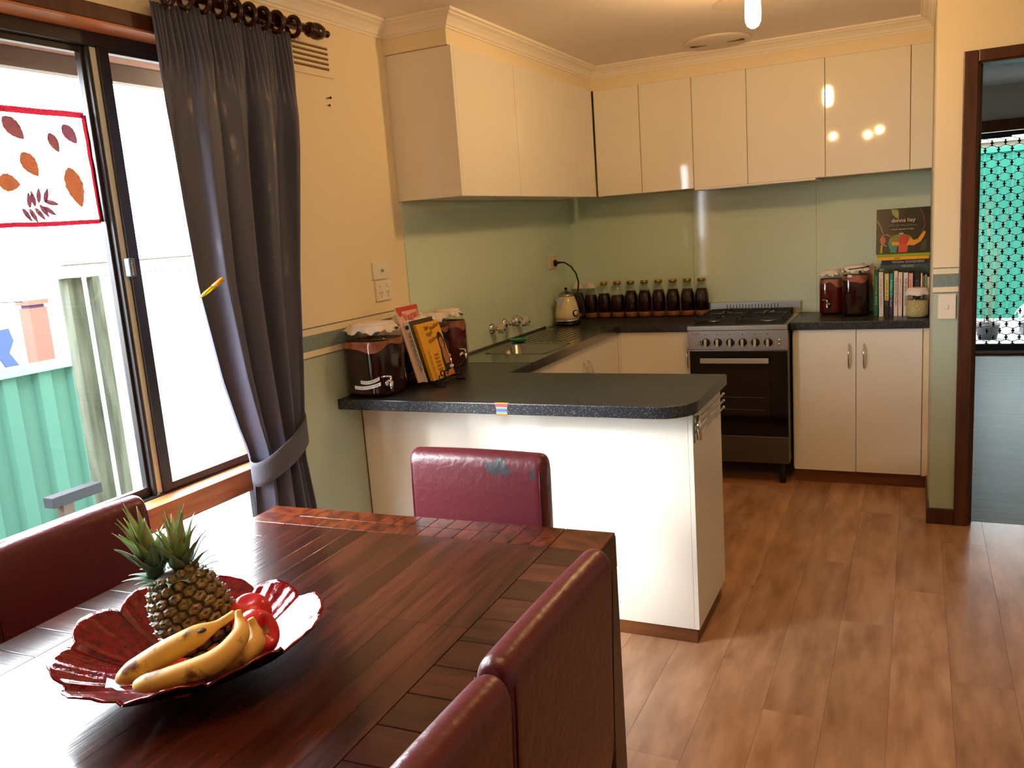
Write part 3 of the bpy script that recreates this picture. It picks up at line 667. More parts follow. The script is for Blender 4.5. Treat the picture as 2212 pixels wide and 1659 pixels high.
# ------------------------------------------------------------------ worktops
bt = [(0.001, -2.594), (1.267, -2.594)]
for k in range(1, 13):
    a = -PI/2+PI/2*k/12; bt.append((1.267+0.12*cos(a), -2.474+0.12*sin(a)))
bt += [(1.387, -1.999), (0.464, -1.999), (0.464, -1.757), (0.001, -1.757)]
wt = MB().prism(bt, BT+0.0005, 0.9).build('worktop', M_lam, bevel=0.003)
tag(wt, 'dark speckled worktop of the breakfast bar with a rounded corner', 'worktop')
wt2 = MB().prism([(0.001, -0.007), (0.001, -0.529), (0.464, -0.529), (0.464, -0.472), (0.877, -0.472), (0.877, -0.007)], BT+0.0005, 0.9).build('worktop', M_lam, bevel=0.003)
tag(wt2, 'dark worktop under the kettle and the row of bottles', 'worktop')
wt3 = MB().box(1.424, 2.103, -0.472, -0.007, BT+0.0005, 0.9).build('worktop', M_lam, bevel=0.003)
tag(wt3, 'dark worktop right of the oven, under the cookery books', 'worktop')
def rainbow():
    mt = bpy.data.materials.new('rainbow_tape'); mt.use_nodes = True; nt = mt.node_tree; b = nt.nodes['Principled BSDF']; b.inputs['Roughness'].default_value = 0.35
    tc = N(nt, 'ShaderNodeTexCoord'); wv = N(nt, 'ShaderNodeTexWave'); wv.wave_type = 'RINGS'; wv.inputs['Scale'].default_value = 9; wv.inputs['Distortion'].default_value = 3.0; wv.inputs['Detail'].default_value = 0
    nt.links.new(tc.outputs['Object'], wv.inputs[0]); cr = N(nt, 'ShaderNodeValToRGB'); e = cr.color_ramp.elements
    cols = [C(240, 60, 150), C(240, 60, 50), C(250, 200, 40), C(60, 200, 90), C(40, 160, 240), C(120, 70, 210)]
    e[0].color = cols[0]; e[1].color = cols[-1]
    for k in range(1, 5): q = e.new(k/5); q.color = cols[k]
    nt.links.new(wv.outputs['Fac'], cr.inputs[0]); nt.links.new(cr.outputs[0], b.inputs['Base Color']); return mt
tp = MB(); M_rb = rainbow()
tp.add([(0.694, -2.5948, 0.856), (0.736, -2.5948, 0.857), (0.736, -2.5948, 0.882), (0.742, -2.5948, 0.9006), (0.688, -2.5948, 0.9006), (0.693, -2.5948, 0.884)], [(0, 1, 2, 3, 4, 5)])
tp.add([(0.688, -2.5948, 0.9008), (0.742, -2.5948, 0.9008), (0.744, -2.588, 0.9012), (0.690, -2.586, 0.9012)], [(0, 1, 2, 3)])
tag(tp.build('rainbow_tape', M_rb, solid=0.0004), 'scrap of rainbow coloured tape stuck to the worktop edge', 'tape')

# ------------------------------------------------------------------ sink
sk = thing('sink', 'stainless steel sink and drainer set in the left worktop', 'sink', (0.23, -1.14, 0.88))
BX0, BX1, BY0, BY1 = 0.095, 0.425, -1.51, -1.165
mb = MB(); ZS = 0.9005
mb.box(0.001, BX0, -1.755, -0.531, BT+0.001, ZS); mb.box(BX1, 0.464, -1.755, -0.531, BT+0.001, ZS); mb.box(BX0, BX1, -1.755, BY0, BT+0.001, ZS); mb.box(BX0, BX1, BY1, -0.531, BT+0.001, ZS)
mb.build('sink_top', M_sink, sk)
def rrect(x0, x1, y0, y1, r, n=6):
    o = []
    for (cx, cyy, a0) in ((x1-r, y0+r, -PI/2), (x1-r, y1-r, 0), (x0+r, y1-r, PI/2), (x0+r, y0+r, PI)):
        for k in range(n+1): a = a0+PI/2*k/n; o.append((cx+r*cos(a), cyy+r*sin(a)))
    return o
def bowl_basin():
    mb = MB(); rings = []
    for (ins, z, r) in ((0.0, ZS+0.001, 0.05), (0.006, ZS-0.006, 0.05), (0.012, 0.80, 0.05), (0.03, 0.757, 0.06), (0.09, 0.752, 0.06)):
        rings.append([(x, y, z) for x, y in rrect(BX0+ins, BX1-ins, BY0+ins, BY1-ins, r)])
    n = len(rings[0]); vs = [p for r in rings for p in r]; fs = [(i*n+k, (i+1)*n+k, (i+1)*n+(k+1) % n, i*n+(k+1) % n) for i in range(4) for k in range(n)]
    fs.append(tuple(4*n+k for k in range(n)))
    return mb.add(vs, fs, smooth=True)
bowl_basin().build('basin', M_sink, sk)
for k in range(9):
    bx('drainer_rib', 0.07+0.037*k, 0.07+0.037*k+0.012, -1.10, -0.62, ZS, ZS+0.0025, M_sink, sk, bevel=0.001)
bx('upstand', 0.0065, 0.016, -1.755, -0.531, ZS, ZS+0.012, M_sink, sk, bevel=0.002)
MB().lathe([(0.022, 0.7525), (0.022, 0.7545), (0.006, 0.7545)], (0.26, -1.34, 0), 16).build('waste', M_chrome, sk)
dish = thing('soap_dish', 'small green plastic dish beside the sink bowl', 'dish', (0.10, -1.105, 0.9035))
MB().lathe([(0.030, 0), (0.040, 0.004), (0.046, 0.014), (0.048, 0.016), (0.044, 0.015), (0.036, 0.006), (0.001, 0.005)], (0.10, -1.115, 0.9035), 24, cap=False).build('body', pm('green_plastic', C(60, 150, 110), 0.4), dish)
tp = thing('kitchen_tap', 'chrome wall-mounted sink taps with clear cross handles and swivel spout', 'tap', (0.006, -1.08, 0.99))
M_acr = pm('clear_acrylic', C(240, 225, 205), 0.12, trans=0.3)
for y in (-1.24, -0.92):
    MB().tube([(0.006, y, 0.992), (0.014, y, 0.992), (0.026, y, 0.992)], 0.03, 18, radii=[0.031, 0.029, 0.014]).build('flange', M_chrome, tp)
    MB().tube([(0.02, y, 0.992), (0.05, y, 0.992)], 0.011, 12).build('spindle', M_chrome, tp)
    mb = MB(); MX = Matrix.Translation((0.048, y, 0.992)) @ Matrix.Rotation(PI/2, 4, 'Y')
    pts = []
    for k in range(32): a = 2*PI*k/32; r = 0.021+0.005*cos(4*a); pts.append((r*cos(a), r*sin(a)))
    mb.prism(pts, 0, 0.034, M=MX, smooth=True); mb.build('handle', M_acr, tp, bevel=0.002)
    MB().tube([(0.082, y, 0.992), (0.085, y, 0.992)], 0.012, 14).build('indicator', M_chrome, tp)
MB().tube([(0.006, -1.08, 1.0), (0.012, -1.08, 1.0), (0.024, -1.08, 1.0)], 0.03, 18, radii=[0.030, 0.028, 0.016]).build('flange', M_chrome, tp)
mb = MB(); mb.tube([(0.012, -1.08, 1.0), (0.06, -1.08, 1.0)], 0.012, 12); mb.tube([(0.062, -1.08, 0.985), (0.062, -1.08, 1.03)], 0.014, 12)
mb.tube([(0.062, -1.08, 1.02), (0.070, -1.085, 1.034), (0.09, -1.10, 1.040), (0.12, -1.125, 1.034), (0.145, -1.145, 1.022), (0.157, -1.155, 1.008), (0.158, -1.156, 0.992)], 0.010, 12)
mb.build('spout', M_chrome, tp)

# ------------------------------------------------------------------ kettle
KX, KY = 0.100, -0.385
kt = thing('kettle', 'cream electric kettle with a temperature dial and black handle', 'kettle', (KX, KY, 0.9))
MB().lathe([(0.078, 0.9005), (0.080, 0.912), (0.076, 0.922)], (KX, KY, 0), 28).build('power_base', M_blk, kt)
MB().lathe([(0.0745, 0.9225), (0.0755, 0.936)], (KX, KY, 0), 28).build('steel_ring', M_chrome, kt)
MB().lathe([(0.074, 0.9365), (0.0745, 0.96), (0.072, 0.99), (0.066, 1.02), (0.058, 1.05), (0.050, 1.072), (0.048, 1.076)], (KX, KY, 0), 32).build('body', M_ivory, kt)
MB().lathe([(0.0485, 1.0765), (0.050, 1.080), (0.047, 1.088), (0.034, 1.100), (0.016, 1.107), (0.004, 1.108)], (KX, KY, 0), 28).build('lid', M_steel, kt)
mb = MB(); mb.tube([(KX, KY, 1.108), (KX, KY, 1.113)], 0.004, 8); mb.sphere((KX, KY, 1.121), 0.0095, 14); mb.build('lid_knob', M_blk, kt)
# spout to the camera's left, handle to the right and rear
dr = Vector((RT.x, RT.y, 0)).normalized(); df = Vector((-dr.y, dr.x, 0))
def kp(a, b, z): return Vector((KX, KY, z))+dr*a+df*b
sp = MB(); A_ = kp(-0.062, -0.052, 1.068); B_ = kp(-0.018, -0.062, 1.070); Cc = kp(-0.066, -0.030, 0.994)
sp.add([kp(-0.050, -0.024, 1.066), kp(-0.014, -0.052, 1.066), kp(-0.044, -0.058, 0.996), kp(-0.074, -0.062, 1.070), kp(-0.034, -0.050, 1.02)], [(0, 2, 3), (3, 2, 1), (0, 3, 1)], 0)
sp.build('spout', M_steel, kt)
MB().tube([kp(0.045, 0.0, 1.078), kp(0.062, 0.004, 1.082), kp(0.080, 0.008, 1.070), kp(0.096, 0.010, 1.035), kp(0.104, 0.010, 0.99), kp(0.100, 0.008, 0.945), kp(0.082, 0.004, 0.932)], 0.011, 10, radii=[0.010, 0.011, 0.012, 0.012, 0.012, 0.011, 0.009]).build('handle', M_blk, kt)
dc = kp(0.043, -0.052, 0.972); dn = (dr*0.58-df*0.8+Vector((0, 0, 0.12))).normalized()
MB().tube([dc, dc+dn*0.012], 0.021, 20).build('dial_rim', M_blk, kt); MB().tube([dc+dn*0.012, dc+dn*0.0132], 0.0155, 20).build('dial_face', M_plate, kt)
MB().tube([dc+dn*0.0136-dr*0.008+Vector((0, 0, .004)), dc+dn*0.0136+dr*0.008-Vector((0, 0, .004))], 0.001, 5).build('dial_needle', M_blkm, kt)
cd = kt
MB().tube([(0.018, -0.345, 1.278), (0.030, -0.342, 1.278), (0.036, -0.340, 1.278)], 0.017, 16, radii=[0.020, 0.020, 0.014]).build('plug', M_blkm, cd)
MB().tube([(0.034, -0.340, 1.278), (0.055, -0.33, 1.281)], 0.007, 10).build('strain_relief', M_blkm, cd)
MB().tube([(0.05, -0.333, 1.281), (0.075, -0.315, 1.278), (0.105, -0.29, 1.250), (0.13, -0.275, 1.205), (0.142, -0.27, 1.15), (0.138, -0.275, 1.11), (0.13, -0.28, 1.06), (0.125, -0.27, 0.98), (0.12, -0.25, 0.92), (0.13, -0.26, 0.904)], 0.0050, 8).build('power_cord', M_blkm, cd)

# ------------------------------------------------------------------ bottles
def bottle(x, y, label, group, cloth=False, fill=0.165):
    t = thing('bottle', label, 'bottle', (x, y, 0.9005), group=group)
    pr = [(0.034, 0.0), (0.0405, 0.003), (0.0425, 0.012), (0.0425, 0.105), (0.040, 0.135), (0.0315, 0.168), (0.0235, 0.192), (0.0205, 0.205), (0.0205, 0.222)]
    MB().lathe([(r, z) for r, z in pr], (x, y, 0.9005), 20).build('glass', M_jar, t)
    li = [(r-0.0018, max(z, 0.038)) for r, z in pr if z < fill and z > 0.03]; li = [(0.0405, 0.036)]+li+[(0.0300 if fill > 0.16 else 0.034, fill)]
    MB().lathe(li, (x, y, 0.9005), 20).build('brew', M_kombucha, t)
    MB().lathe([(0.034, 0.0025), (0.0405, 0.006), (0.0405, 0.036)], (x, y, 0.9005), 20).build('sediment', M_sed, t)
    if cloth:
        MB().grid(lambda u, v: (x+(0.022+0.013*v+0.003*v*sin(9*2*PI*u))*cos(2*PI*u), y+(0.022+0.013*v+0.003*v*sin(9*2*PI*u))*sin(2*PI*u), 1.125-0.032*v), 36, 5, closeu=True).build('cloth_cover', M_cloth, t, solid=0.001)
        MB().lathe([(0.0215, 0.222), (0.022, 0.228), (0.001, 0.231)], (x, y, 0.9005), 20).build('cloth_top', M_cloth, t)
        MB().tube([(x+0.0225*cos(a), y+0.0225*sin(a), 1.118) for a in [2*PI*k/20 for k in range(20)]], 0.0018, 6, closed=True).build('rubber_band', M_blkm, t)
    else:
        MB().lathe([(0.0235, 0.211), (0.0250, 0.213), (0.0250, 0.226), (0.0235, 0.229), (0.001, 0.229)], (x, y, 0.9005), 24).build('lid', M_gold, t)
    return t
bottle(0.050, -0.055, 'small cloth-topped bottle mostly hidden behind the kettle', None, True)
bottle(0.138, -0.054, 'cloth-topped bottle of red brew just right of the kettle', None, True, 0.15)
b0 = None
bl = ['gold-lidded bottle next to the cloth-topped bottle', 'gold-lidded bottle with the lowest fill line, second of the row', 'third gold-lidded bottle from the kettle', 'fourth gold-lidded bottle from the kettle', 'fourth gold-lidded bottle from the cooker end', 'third gold-lidded bottle from the cooker end', 'second gold-lidded bottle from the cooker end', 'gold-lidded bottle at the cooker end of the row']
fl_ = [0.155, 0.143, 0.168, 0.168, 0.168, 0.168, 0.168, 0.168]
for k, xx in enumerate((0.2285, 0.318, 0.407, 0.496, 0.586, 0.677, 0.768, 0.855)):
    bottle(xx, -0.052, 'clear glass '+bl[k] if k < 2 else bl[k]+', dark red brew over pale sediment', 'bottles of brew along the splashback', False, fl_[k])

# ------------------------------------------------------------------ drink dispensers (large jars)
def jar(x, y, r, h, label, spdir, liquid, fill=0.85, tilt=0, spout=True, neck=0.6, cloth=True, scoby=True, band=False, group='brewing jars'):
    z0 = 0.9005; p = 3.6
    t = thing('brewing_jar', label, 'jar', (x, y, z0))
    rn = r*neck
    pr = [(r*0.82, 0.0), (r*0.95, 0.006), (r, 0.02), (r, h*0.74), (r*0.96, h*0.81), (r*0.85, h*0.87), (rn*1.03, h*0.91), (rn, h*0.93), (rn, h)]
    MB().lathe(pr, (x, y, z0), 40, p=p).build('glass', M_jar, t)
    hl = h*fill*0.86; li = [(q-0.004, max(zz, 0.005)) for q, zz in pr if zz < hl]
    lr = li[-1][0]
    MB().lathe(li+[(lr*0.985, hl)], (x, y, z0), 40, p=p).build('brew', liquid, t)
    if scoby:
        cp_ = random.random()*6
        def sf(u, v):
            a = 2*PI*u; q = (abs(cos(a))**p+abs(sin(a))**p)**(-1/p); zz = hl+0.004-v*(0.020+0.022*max(0, sin(a*2+cp_))+0.006*sin(5*a)); rr = lr
            for (r0_, z0_), (r1_, z1_) in zip(li, li[1:]):
                if z0_ <= zz <= z1_: rr = r0_+(r1_-r0_)*(zz-z0_)/max(1e-6, z1_-z0_)
            rr = min(rr+0.0012, r-0.0015)
            return (x+rr*q*cos(a), y+rr*q*sin(a), z0+zz)
        MB().grid(sf, 64, 5, closeu=True).build('culture', M_scoby, t)
    if cloth:
        ph = random.random()*6
        def cf(u, v):
            a = 2*PI*u; rr = rn*(1.02+0.20*v)+0.006*v*sin(11*a+ph)+0.004*v*sin(23*a); q = (abs(cos(a))**2.6+abs(sin(a))**2.6)**(-1/2.6)
            return (x+rr*q*cos(a), y+rr*q*sin(a), z0+h+0.004-v*(h*0.088+0.006*sin(7*a+ph)+0.004*sin(17*a)))
        MB().grid(cf, 90, 6, closeu=True).build('cloth_cover', M_cloth, t, solid=0.0015)
        MB().lathe([(rn*1.03, h+0.002), (rn*1.02, h+0.010), (rn*0.7, h+0.013), (0.001, h+0.012)], (x, y, z0), 36, p=2.6).build('cloth_top', M_cloth, t)
        if band:
            MB().tube([(x+rn*1.12*cos(a), y+rn*1.12*sin(a), z0+h-0.008+0.004*sin(a)) for a in [2*PI*k/30 for k in range(30)]], 0.0022, 6, closed=True).build('elastic_band', M_blkm, t)
    if spout:
        d = Vector((*spdir, 0)).normalized(); q = (abs(d.x)**p+abs(d.y)**p)**(-1/p); c = Vector((x, y, z0+0.055))+d*r*q; s = Vector((-d.y, d.x, 0))
        sp = MB(); sp.tube([c-d*0.003, c+d*0.006], 0.014, 14).tube([c, c+d*0.03], 0.007, 10).tube([c+d*0.03+Vector((0, 0, 0.012)), c+d*0.03-Vector((0, 0, 0.028))], 0.0075, 10)
        sp.tube([c+d*0.03+Vector((0, 0, 0.010)), c+d*0.03+Vector((0, 0, 0.026))], 0.004, 8); sp.tube([c+d*0.03+Vector((0, 0, 0.026))+s*0.004, c+d*0.02+Vector((0, 0, 0.031))-s*0.012, c+d*0.008+Vector((0, 0, 0.030))-s*0.030], 0.0045, 8)
        sp.build('spigot', M_chrome, t)
    return t
j1 = jar(0.112, -2.472, 0.102, 0.272, 'largest brewing jar, nearest the dining table, with two white labels', (0.83, -0.56), M_kombucha, 0.92, neck=0.78)
ld = Vector((0.42, -0.91, 0)).normalized()
def jarlabel(t, x, y, r, z, a0, a1, body, p=3.6):
    v = []; n = 12
    for k in range(n+1):
        a = a0+(a1-a0)*k/n; q = (abs(cos(a))**p+abs(sin(a))**p)**(-1/p)*(r+0.0012)
        dz = 0.008*(k/n-0.3)**2*4
        v += [(x+q*cos(a), y+q*sin(a), z+dz), (x+q*cos(a), y+q*sin(a), z+0.0135+dz)]
    MB().add(v, [(2*i, 2*i+2, 2*i+3, 2*i+1) for i in range(n)]).build('label', M_paper, t, solid=0.0004)
    # lettering mapped on the same curve
    cu = bpy.data.curves.new('lettering', 'FONT'); cu.body = body; cu.size = 0.0085; cu.align_y = 'CENTER'; cu.resolution_u = 1
    tt = bpy.data.objects.new('lettering', cu); COL.objects.link(tt); bpy.context.view_layer.update(); me = bpy.data.meshes.new_from_object(tt); wd = max(tt.dimensions.x, 1e-4)
    COL.objects.unlink(tt); bpy.data.objects.remove(tt); off = W[t.name]
    for vv in me.vertices:
        k = 0.06+0.88*vv.co.x/wd; a = a0+(a1-a0)*k; q = (abs(cos(a))**p+abs(sin(a))**p)**(-1/p)*(r+0.0022); dz = 0.008*(k-0.3)**2*4
        vv.co = Vector((x+q*cos(a), y+q*sin(a), z+0.0068+dz+vv.co.y))-off
    me.materials.clear(); me.materials.append(M_blkm); o = bpy.data.objects.new('lettering', me); COL.objects.link(o); o.parent = t; W[o.name] = off.copy()
jarlabel(j1, 0.112, -2.472, 0.102, 0.956, -1.62, -0.88, 'ROSEHIP & GREEN TEA')
jarlabel(j1, 0.112, -2.472, 0.102, 0.935, -1.90, -0.86, 'HALF WHITE & COCONUT SUGAR')
jar(0.100, -2.292, 0.068, 0.222, 'smaller brewing jar between the largest jar and the cookery magazines', (0.7, -0.7), M_kombucha, 0.9, neck=0.8)
jar(0.078, -2.150, 0.070, 0.268, 'brewing jar at the wall, hidden behind the cookery magazines except for its cloth', (0.7, -0.7), M_kombucha2, 0.9, neck=0.8, spout=False)
jar(0.090, -2.000, 0.072, 0.250, 'brewing jar directly behind the cookery magazines', (0.98, -0.2), M_kombucha, 0.92, neck=0.75)
jar(0.092, -1.846, 0.076, 0.252, 'brewing jar nearest the sink, with a black elastic band', (0.93, -0.37), M_kombucha2, 0.95, neck=0.70, band=True)
jar(1.603, -0.105, 0.066, 0.235, 'narrower red brewing jar with a spigot right of the cooker', (-0.15, -1), M_kombucha2, 0.96, neck=0.7)
jr = jar(1.738, -0.205, 0.072, 0.262, 'taller red brewing jar beside the cookery books', (-0.3, -1), M_kombucha, 0.97, neck=0.78, spout=False)
MB().tube([(1.738+0.066*cos(a), -0.205+0.066*sin(a), 1.160+0.006*cos(a)) for a in [2*PI*k/30 for k in range(30)]], 0.003, 6, closed=True).build('elastic_band', M_blkm, jr)
bx('tag', 1.70, 1.722, -0.2805, -0.279, 1.115, 1.128, M_paper, jr)
M_flour = pm('pale_grains', C(206, 188, 140), 0.9, noise=((180, 180, 180), C(170, 150, 104), 0.45, 0.6))
fj = thing('storage_jar', 'round glass jar of pale flour under a white cloth, in front of the books', 'jar', (2.042, -0.335, 0.9005))
MB().lathe([(0.046, 0), (0.052, 0.004), (0.054, 0.02), (0.054, 0.10), (0.052, 0.118), (0.047, 0.124), (0.047, 0.136)], (2.042, -0.335, 0.9005), 28).build('glass', M_jar, fj)
MB().lathe([(0.046, 0.003), (0.050, 0.006), (0.0515, 0.02), (0.0515, 0.088), (0.001, 0.090)], (2.042, -0.335, 0.9005), 28, cap=False).build('flour', M_flour, fj)
MB().grid(lambda u, v: (2.042+(0.049+0.010*v+0.003*v*sin(8*2*PI*u))*cos(2*PI*u), -0.335+(0.049+0.010*v+0.003*v*sin(8*2*PI*u))*sin(2*PI*u), 1.045-0.028*v+0.003*sin(5*2*PI*u)*v), 48, 4, closeu=True).build('cloth_cover', M_cloth, fj, solid=0.0012)
MB().lathe([(0.0495, 0.142), (0.048, 0.150), (0.03, 0.153), (0.001, 0.152)], (2.042, -0.335, 0.9005), 28).build('cloth_top', M_cloth, fj)

# ------------------------------------------------------------------ books
def book_up(x0, x1, h, col, label, title, tcol, y=-0.29, d=0.16, lean=0.0, tsize=0.014, col2=None, zt=None):
    t = thing('cookbook', label, 'book', ((x0+x1)/2, y+d/2, 0.9005), group='cookery books standing on the worktop')
    c = pm('cover_'+label[:24], col, 0.35); z0 = 0.9005
    Msh = Matrix.Identity(4); Msh[0][2] = lean; Msh[0][3] = -lean*z0
    bx_ = lambda n, a0, a1, b0, b1, e0, e1, mt, bv=0: MB().box(a0, a1, b0, b1, e0, e1, M=Msh).build(n, mt, t, bevel=bv)
    bx_('spine', x0, x1, y, y+0.003, z0, z0+h, c, 0.001); bx_('cover', x0, x0+0.002, y+0.003, y+d, z0, z0+h, c); bx_('cover', x1-0.002, x1, y+0.003, y+d, z0, z0+h, c)
    bx_('pages', x0+0.002, x1-0.002, y+0.003, y+d-0.004, z0+0.003, z0+h-0.003, M_paper)
    if col2: bx_('spine_block', x0+0.0002, x1-0.0002, y-0.0006, y, z0, z0+h*0.48 if zt is None else z0+zt, pm('cover2_'+label[:20], col2, 0.35))
    if title: text(title, tsize, Msh @ frame((0, 0, -1), (1, 0, 0), ((x0+x1)/2, y-0.0012, z0+h*0.86)), pm('ink_%02x%02x%02x' % tuple(int(255*v) for v in tcol[:3]), tcol, 0.6), t, wmax=h*0.62)
    return t
ink = C(60, 56, 54)
book_up(1.832, 1.852, 0.252, C(20, 92, 58), 'tall dark green book at the left end of the row', 'SMOOTHIE BIBLE', C(150, 190, 150), y=-0.27)
book_up(1.858, 1.880, 0.236, C(226, 214, 202), 'white book with thin grey script beside the dark green book', 'Crazy Sexy Kitchen', C(120, 116, 112), lean=-0.012)
book_up(1.885, 1.905, 0.228, C(226, 200, 120), 'shorter cream and black paperback standing third in the row', 'CAKES & BAKES', C(120, 96, 40), col2=C(34, 32, 30), zt=0.085)
book_up(1.909, 1.925, 0.226, C(26, 160, 138), 'teal and purple book standing fourth in the row', 'Radiant raw food', C(190, 230, 220), col2=C(74, 40, 96), zt=0.112)
book_up(1.930, 1.948, 0.240, C(236, 216, 200), 'cream book titled THE RAW KITCHEN with a red dot', 'THE RAW KITCHEN', ink)
book_up(1.951, 1.970, 0.232, C(232, 214, 202), 'off-white book with a thin pink title', 'save your juice bowl', C(206, 96, 96), tsize=0.010)
book_up(1.976, 1.997, 0.229, C(228, 220, 212), 'white book titled PLANT BASED COOKBOOK in big capitals', 'PLANT BASED COOKBOOK', ink, tsize=0.019)
book_up(2.001, 2.020, 0.224, C(234, 176, 160), 'pink book with a red title behind the flour jar', 'crazy sexy', C(206, 60, 60), tsize=0.016)
book_up(2.023, 2.055, 0.224, C(40, 32, 44), 'thick black book behind the flour jar', 'DAL', C(90, 90, 96), y=-0.27)
book_up(2.058, 2.065, 0.220, C(226, 216, 190), 'thin cream booklet beside the thick black book', None, ink, y=-0.27)
book_up(2.067, 2.076, 0.208, C(146, 84, 46), 'thin brown booklet near the wall', None, ink, y=-0.27)
book_up(2.0775, 2.087, 0.212, C(120, 160, 140), 'thin sage green booklet near the wall', None, ink, y=-0.27)
book_up(2.089, 2.098, 0.200, C(216, 196, 140), 'thin straw coloured booklet against the wall', None, ink, y=-0.27)
def book_flat(x0, x1, z0, z1, col, label, title, tcol, ang=0.0, y=-0.285, d=0.19, pages=False):
    t = thing('cookbook', label, 'book', ((x0+x1)/2, y+d/2, z0), group='cookery books lying flat on the row')
    c = pm('flat_'+label[:24], col, 0.35)
    bx('spine', x0, x1, y, y+0.003, z0, z1, c, t, bevel=0.001); bx('cover', x0, x1, y+0.003, y+d, z0, z0+0.0015, c, t); bx('cover', x0, x1, y+0.003, y+d, z1-0.0015, z1, c, t)
    bx('pages', x0+0.002, x1-0.002, y+0.003, y+d-0.004, z0+0.0015, z1-0.0015, M_paper, t)
    if title: text(title, (z1-z0)*0.78, frame((1, 0, 0), (0, 0, 1), (x0+0.05, y-0.0008, (z0+z1)/2)), pm('ink_%02x%02x%02x' % tuple(int(255*v) for v in tcol[:3]), tcol, 0.6), t)
    return t
book_flat(1.862, 2.085, 1.1535, 1.174, C(60, 82, 88), 'grey-blue book with a pale edge lying lowest on the row', '            VEGAN!', C(190, 200, 190))
book_flat(1.868, 2.088, 1.1745, 1.197, C(36, 34, 66), 'navy book titled VEGAN GOODNESS lying second from the bottom', 'VEGAN GOODNESS', C(200, 190, 170))
book_flat(1.845, 2.096, 1.1975, 1.214, C(236, 178, 20), 'yellow book lying second from the top of the flat pile', '          RAW               ', C(70, 60, 20))
book_flat(1.845, 2.100, 1.2145, 1.229, C(150, 168, 50), 'lime green book lying on top of the flat pile', None, ink)
# large book standing on the pile
bk = thing('cookbook', 'large dark square cookbook with an elephant teapot cover standing on the pile', 'book', (1.972, -0.245, 1.2295))
Bx0, Bx1, Bz0, Bz1 = 1.840, 2.100, 1.2295, 1.463
ln = 0.28
def lean_y(z): return -0.262+(z-Bz0)*ln
mb = MB(); Ms = Matrix.Identity(4); Ms[1][2] = ln; Ms[1][3] = -0.262-ln*Bz0; Ms[0][1] = 0.0
mb.box(Bx0, Bx1, 0, 0.003, Bz0, Bz1, M=Ms); mb.build('cover', pm('dark_cover', C(20, 16, 14), 0.3, noise=((14, 14, 14), C(30, 34, 20), 0.45, 0.7)), bk)
MB().box(Bx0, Bx0+0.004, 0.003, 0.02, Bz0, Bz1, M=Ms).build('spine', M_blkm, bk); MB().box(Bx0+0.004, Bx1-0.003, 0.003, 0.018, Bz0+0.003, Bz1-0.003, M=Ms).build('pages', M_paper, bk); MB().box(Bx0, Bx1, 0.018, 0.02, Bz0, Bz1, M=Ms).build('cover', M_blkm, bk)
FM = frame((1, 0, 0), (0, ln, 1), (Bx0, -0.262-0.0008, Bz0)); SW = Bx1-Bx0; SH = (Bz1-Bz0)*math.sqrt(1+ln*ln)
def art2d(parent, FM, SW, SH, shapes, name='cover_art'):
    for k, (poly, col) in enumerate(shapes):
        MB().add([(x*SW, y*SH, 0.0002*(k+1)) for x, y in poly], [tuple(range(len(poly)))], M=FM).build('print_patch', pm('print_%d_%d_%d' % col, C(*col), 0.35), parent)
def ell(cx, cyy, rx, ry, n=18, a0=0, a1=2*PI): return [(cx+rx*cos(a0+(a1-a0)*k/n), cyy+ry*sin(a0+(a1-a0)*k/n)) for k in range(n if a1-a0 > 6.2 else n+1)]
def band2(pts, wd):
    l = []; r = []
    for i, p in enumerate(pts):
        a = pts[max(i-1, 0)]; b = pts[min(i+1, len(pts)-1)]; dx, dy = b[0]-a[0], b[1]-a[1]; q = math.hypot(dx, dy) or 1
        ww = wd if not isinstance(wd, list) else wd[i]
        l.append((p[0]-dy/q*ww, p[1]+dx/q*ww)); r.append((p[0]+dy/q*ww, p[1]-dx/q*ww))
    return l+r[::-1]
art2d(bk, FM, SW, SH, [
    ([(0.28, 0.99), (0.40, 0.97), (0.42, 0.88), (0.41, 0.76), (0.34, 0.82), (0.29, 0.9)], (134, 150, 70)),
    (band2([(0.02, 0.75), (0.08, 0.62), (0.13, 0.45)], 0.008), (150, 120, 90)), (band2([(0.80, 0.97), (0.86, 0.85), (0.90, 0.6), (0.84, 0.45)], 0.012), (92, 50, 84)),
    (ell(0.13, 0.30, 0.05, 0.09), (160, 96, 60)), ([(0.08, 0.02), (0.12, 0.02), (0.125, 0.2), (0.09, 0.2)], (168, 160, 60)),
    (band2([(0.27, 0.385), (0.20, 0.43), (0.12, 0.41), (0.085, 0.32), (0.11, 0.22), (0.20, 0.17)], 0.010), (200, 110, 84)),
    ([(0.28, 0.02), (0.38, 0.02), (0.40, 0.2), (0.36, 0.26), (0.22, 0.26), (0.25, 0.13)], (20, 130, 112)),
    (ell(0.46, 0.29, 0.22, 0.14), (110, 120, 40)), ([(0.30, 0.18), (0.44, 0.18), (0.44, 0.25), (0.30, 0.26)], (220, 150, 70)),
    (ell(0.52, 0.28, 0.10, 0.12), (190, 40, 30)), ([(0.42, 0.02), (0.58, 0.02), (0.60, 0.2), (0.42, 0.2)], (200, 70, 40)),
    (band2([(0.60, 0.26), (0.70, 0.22), (0.80, 0.27), (0.86, 0.38), (0.90, 0.46)], [0.09, 0.06, 0.04, 0.035, 0.02]), (226, 150, 20)),
    (ell(0.47, 0.44, 0.04, 0.02), (210, 180, 110)), (ell(0.47, 0.48, 0.05, 0.035), (28, 22, 60)),
    ([(0.80, 0.05), (0.92, 0.03), (0.94, 0.3), (0.86, 0.25)], (50, 62, 46))])
text('donna hay', 0.030, FM @ Matrix.Translation((0.28*SW, 0.72*SH, 0.0105)), pm('ink_pale', C(226, 214, 200), 0.6), bk, wmax=0.44*SW)
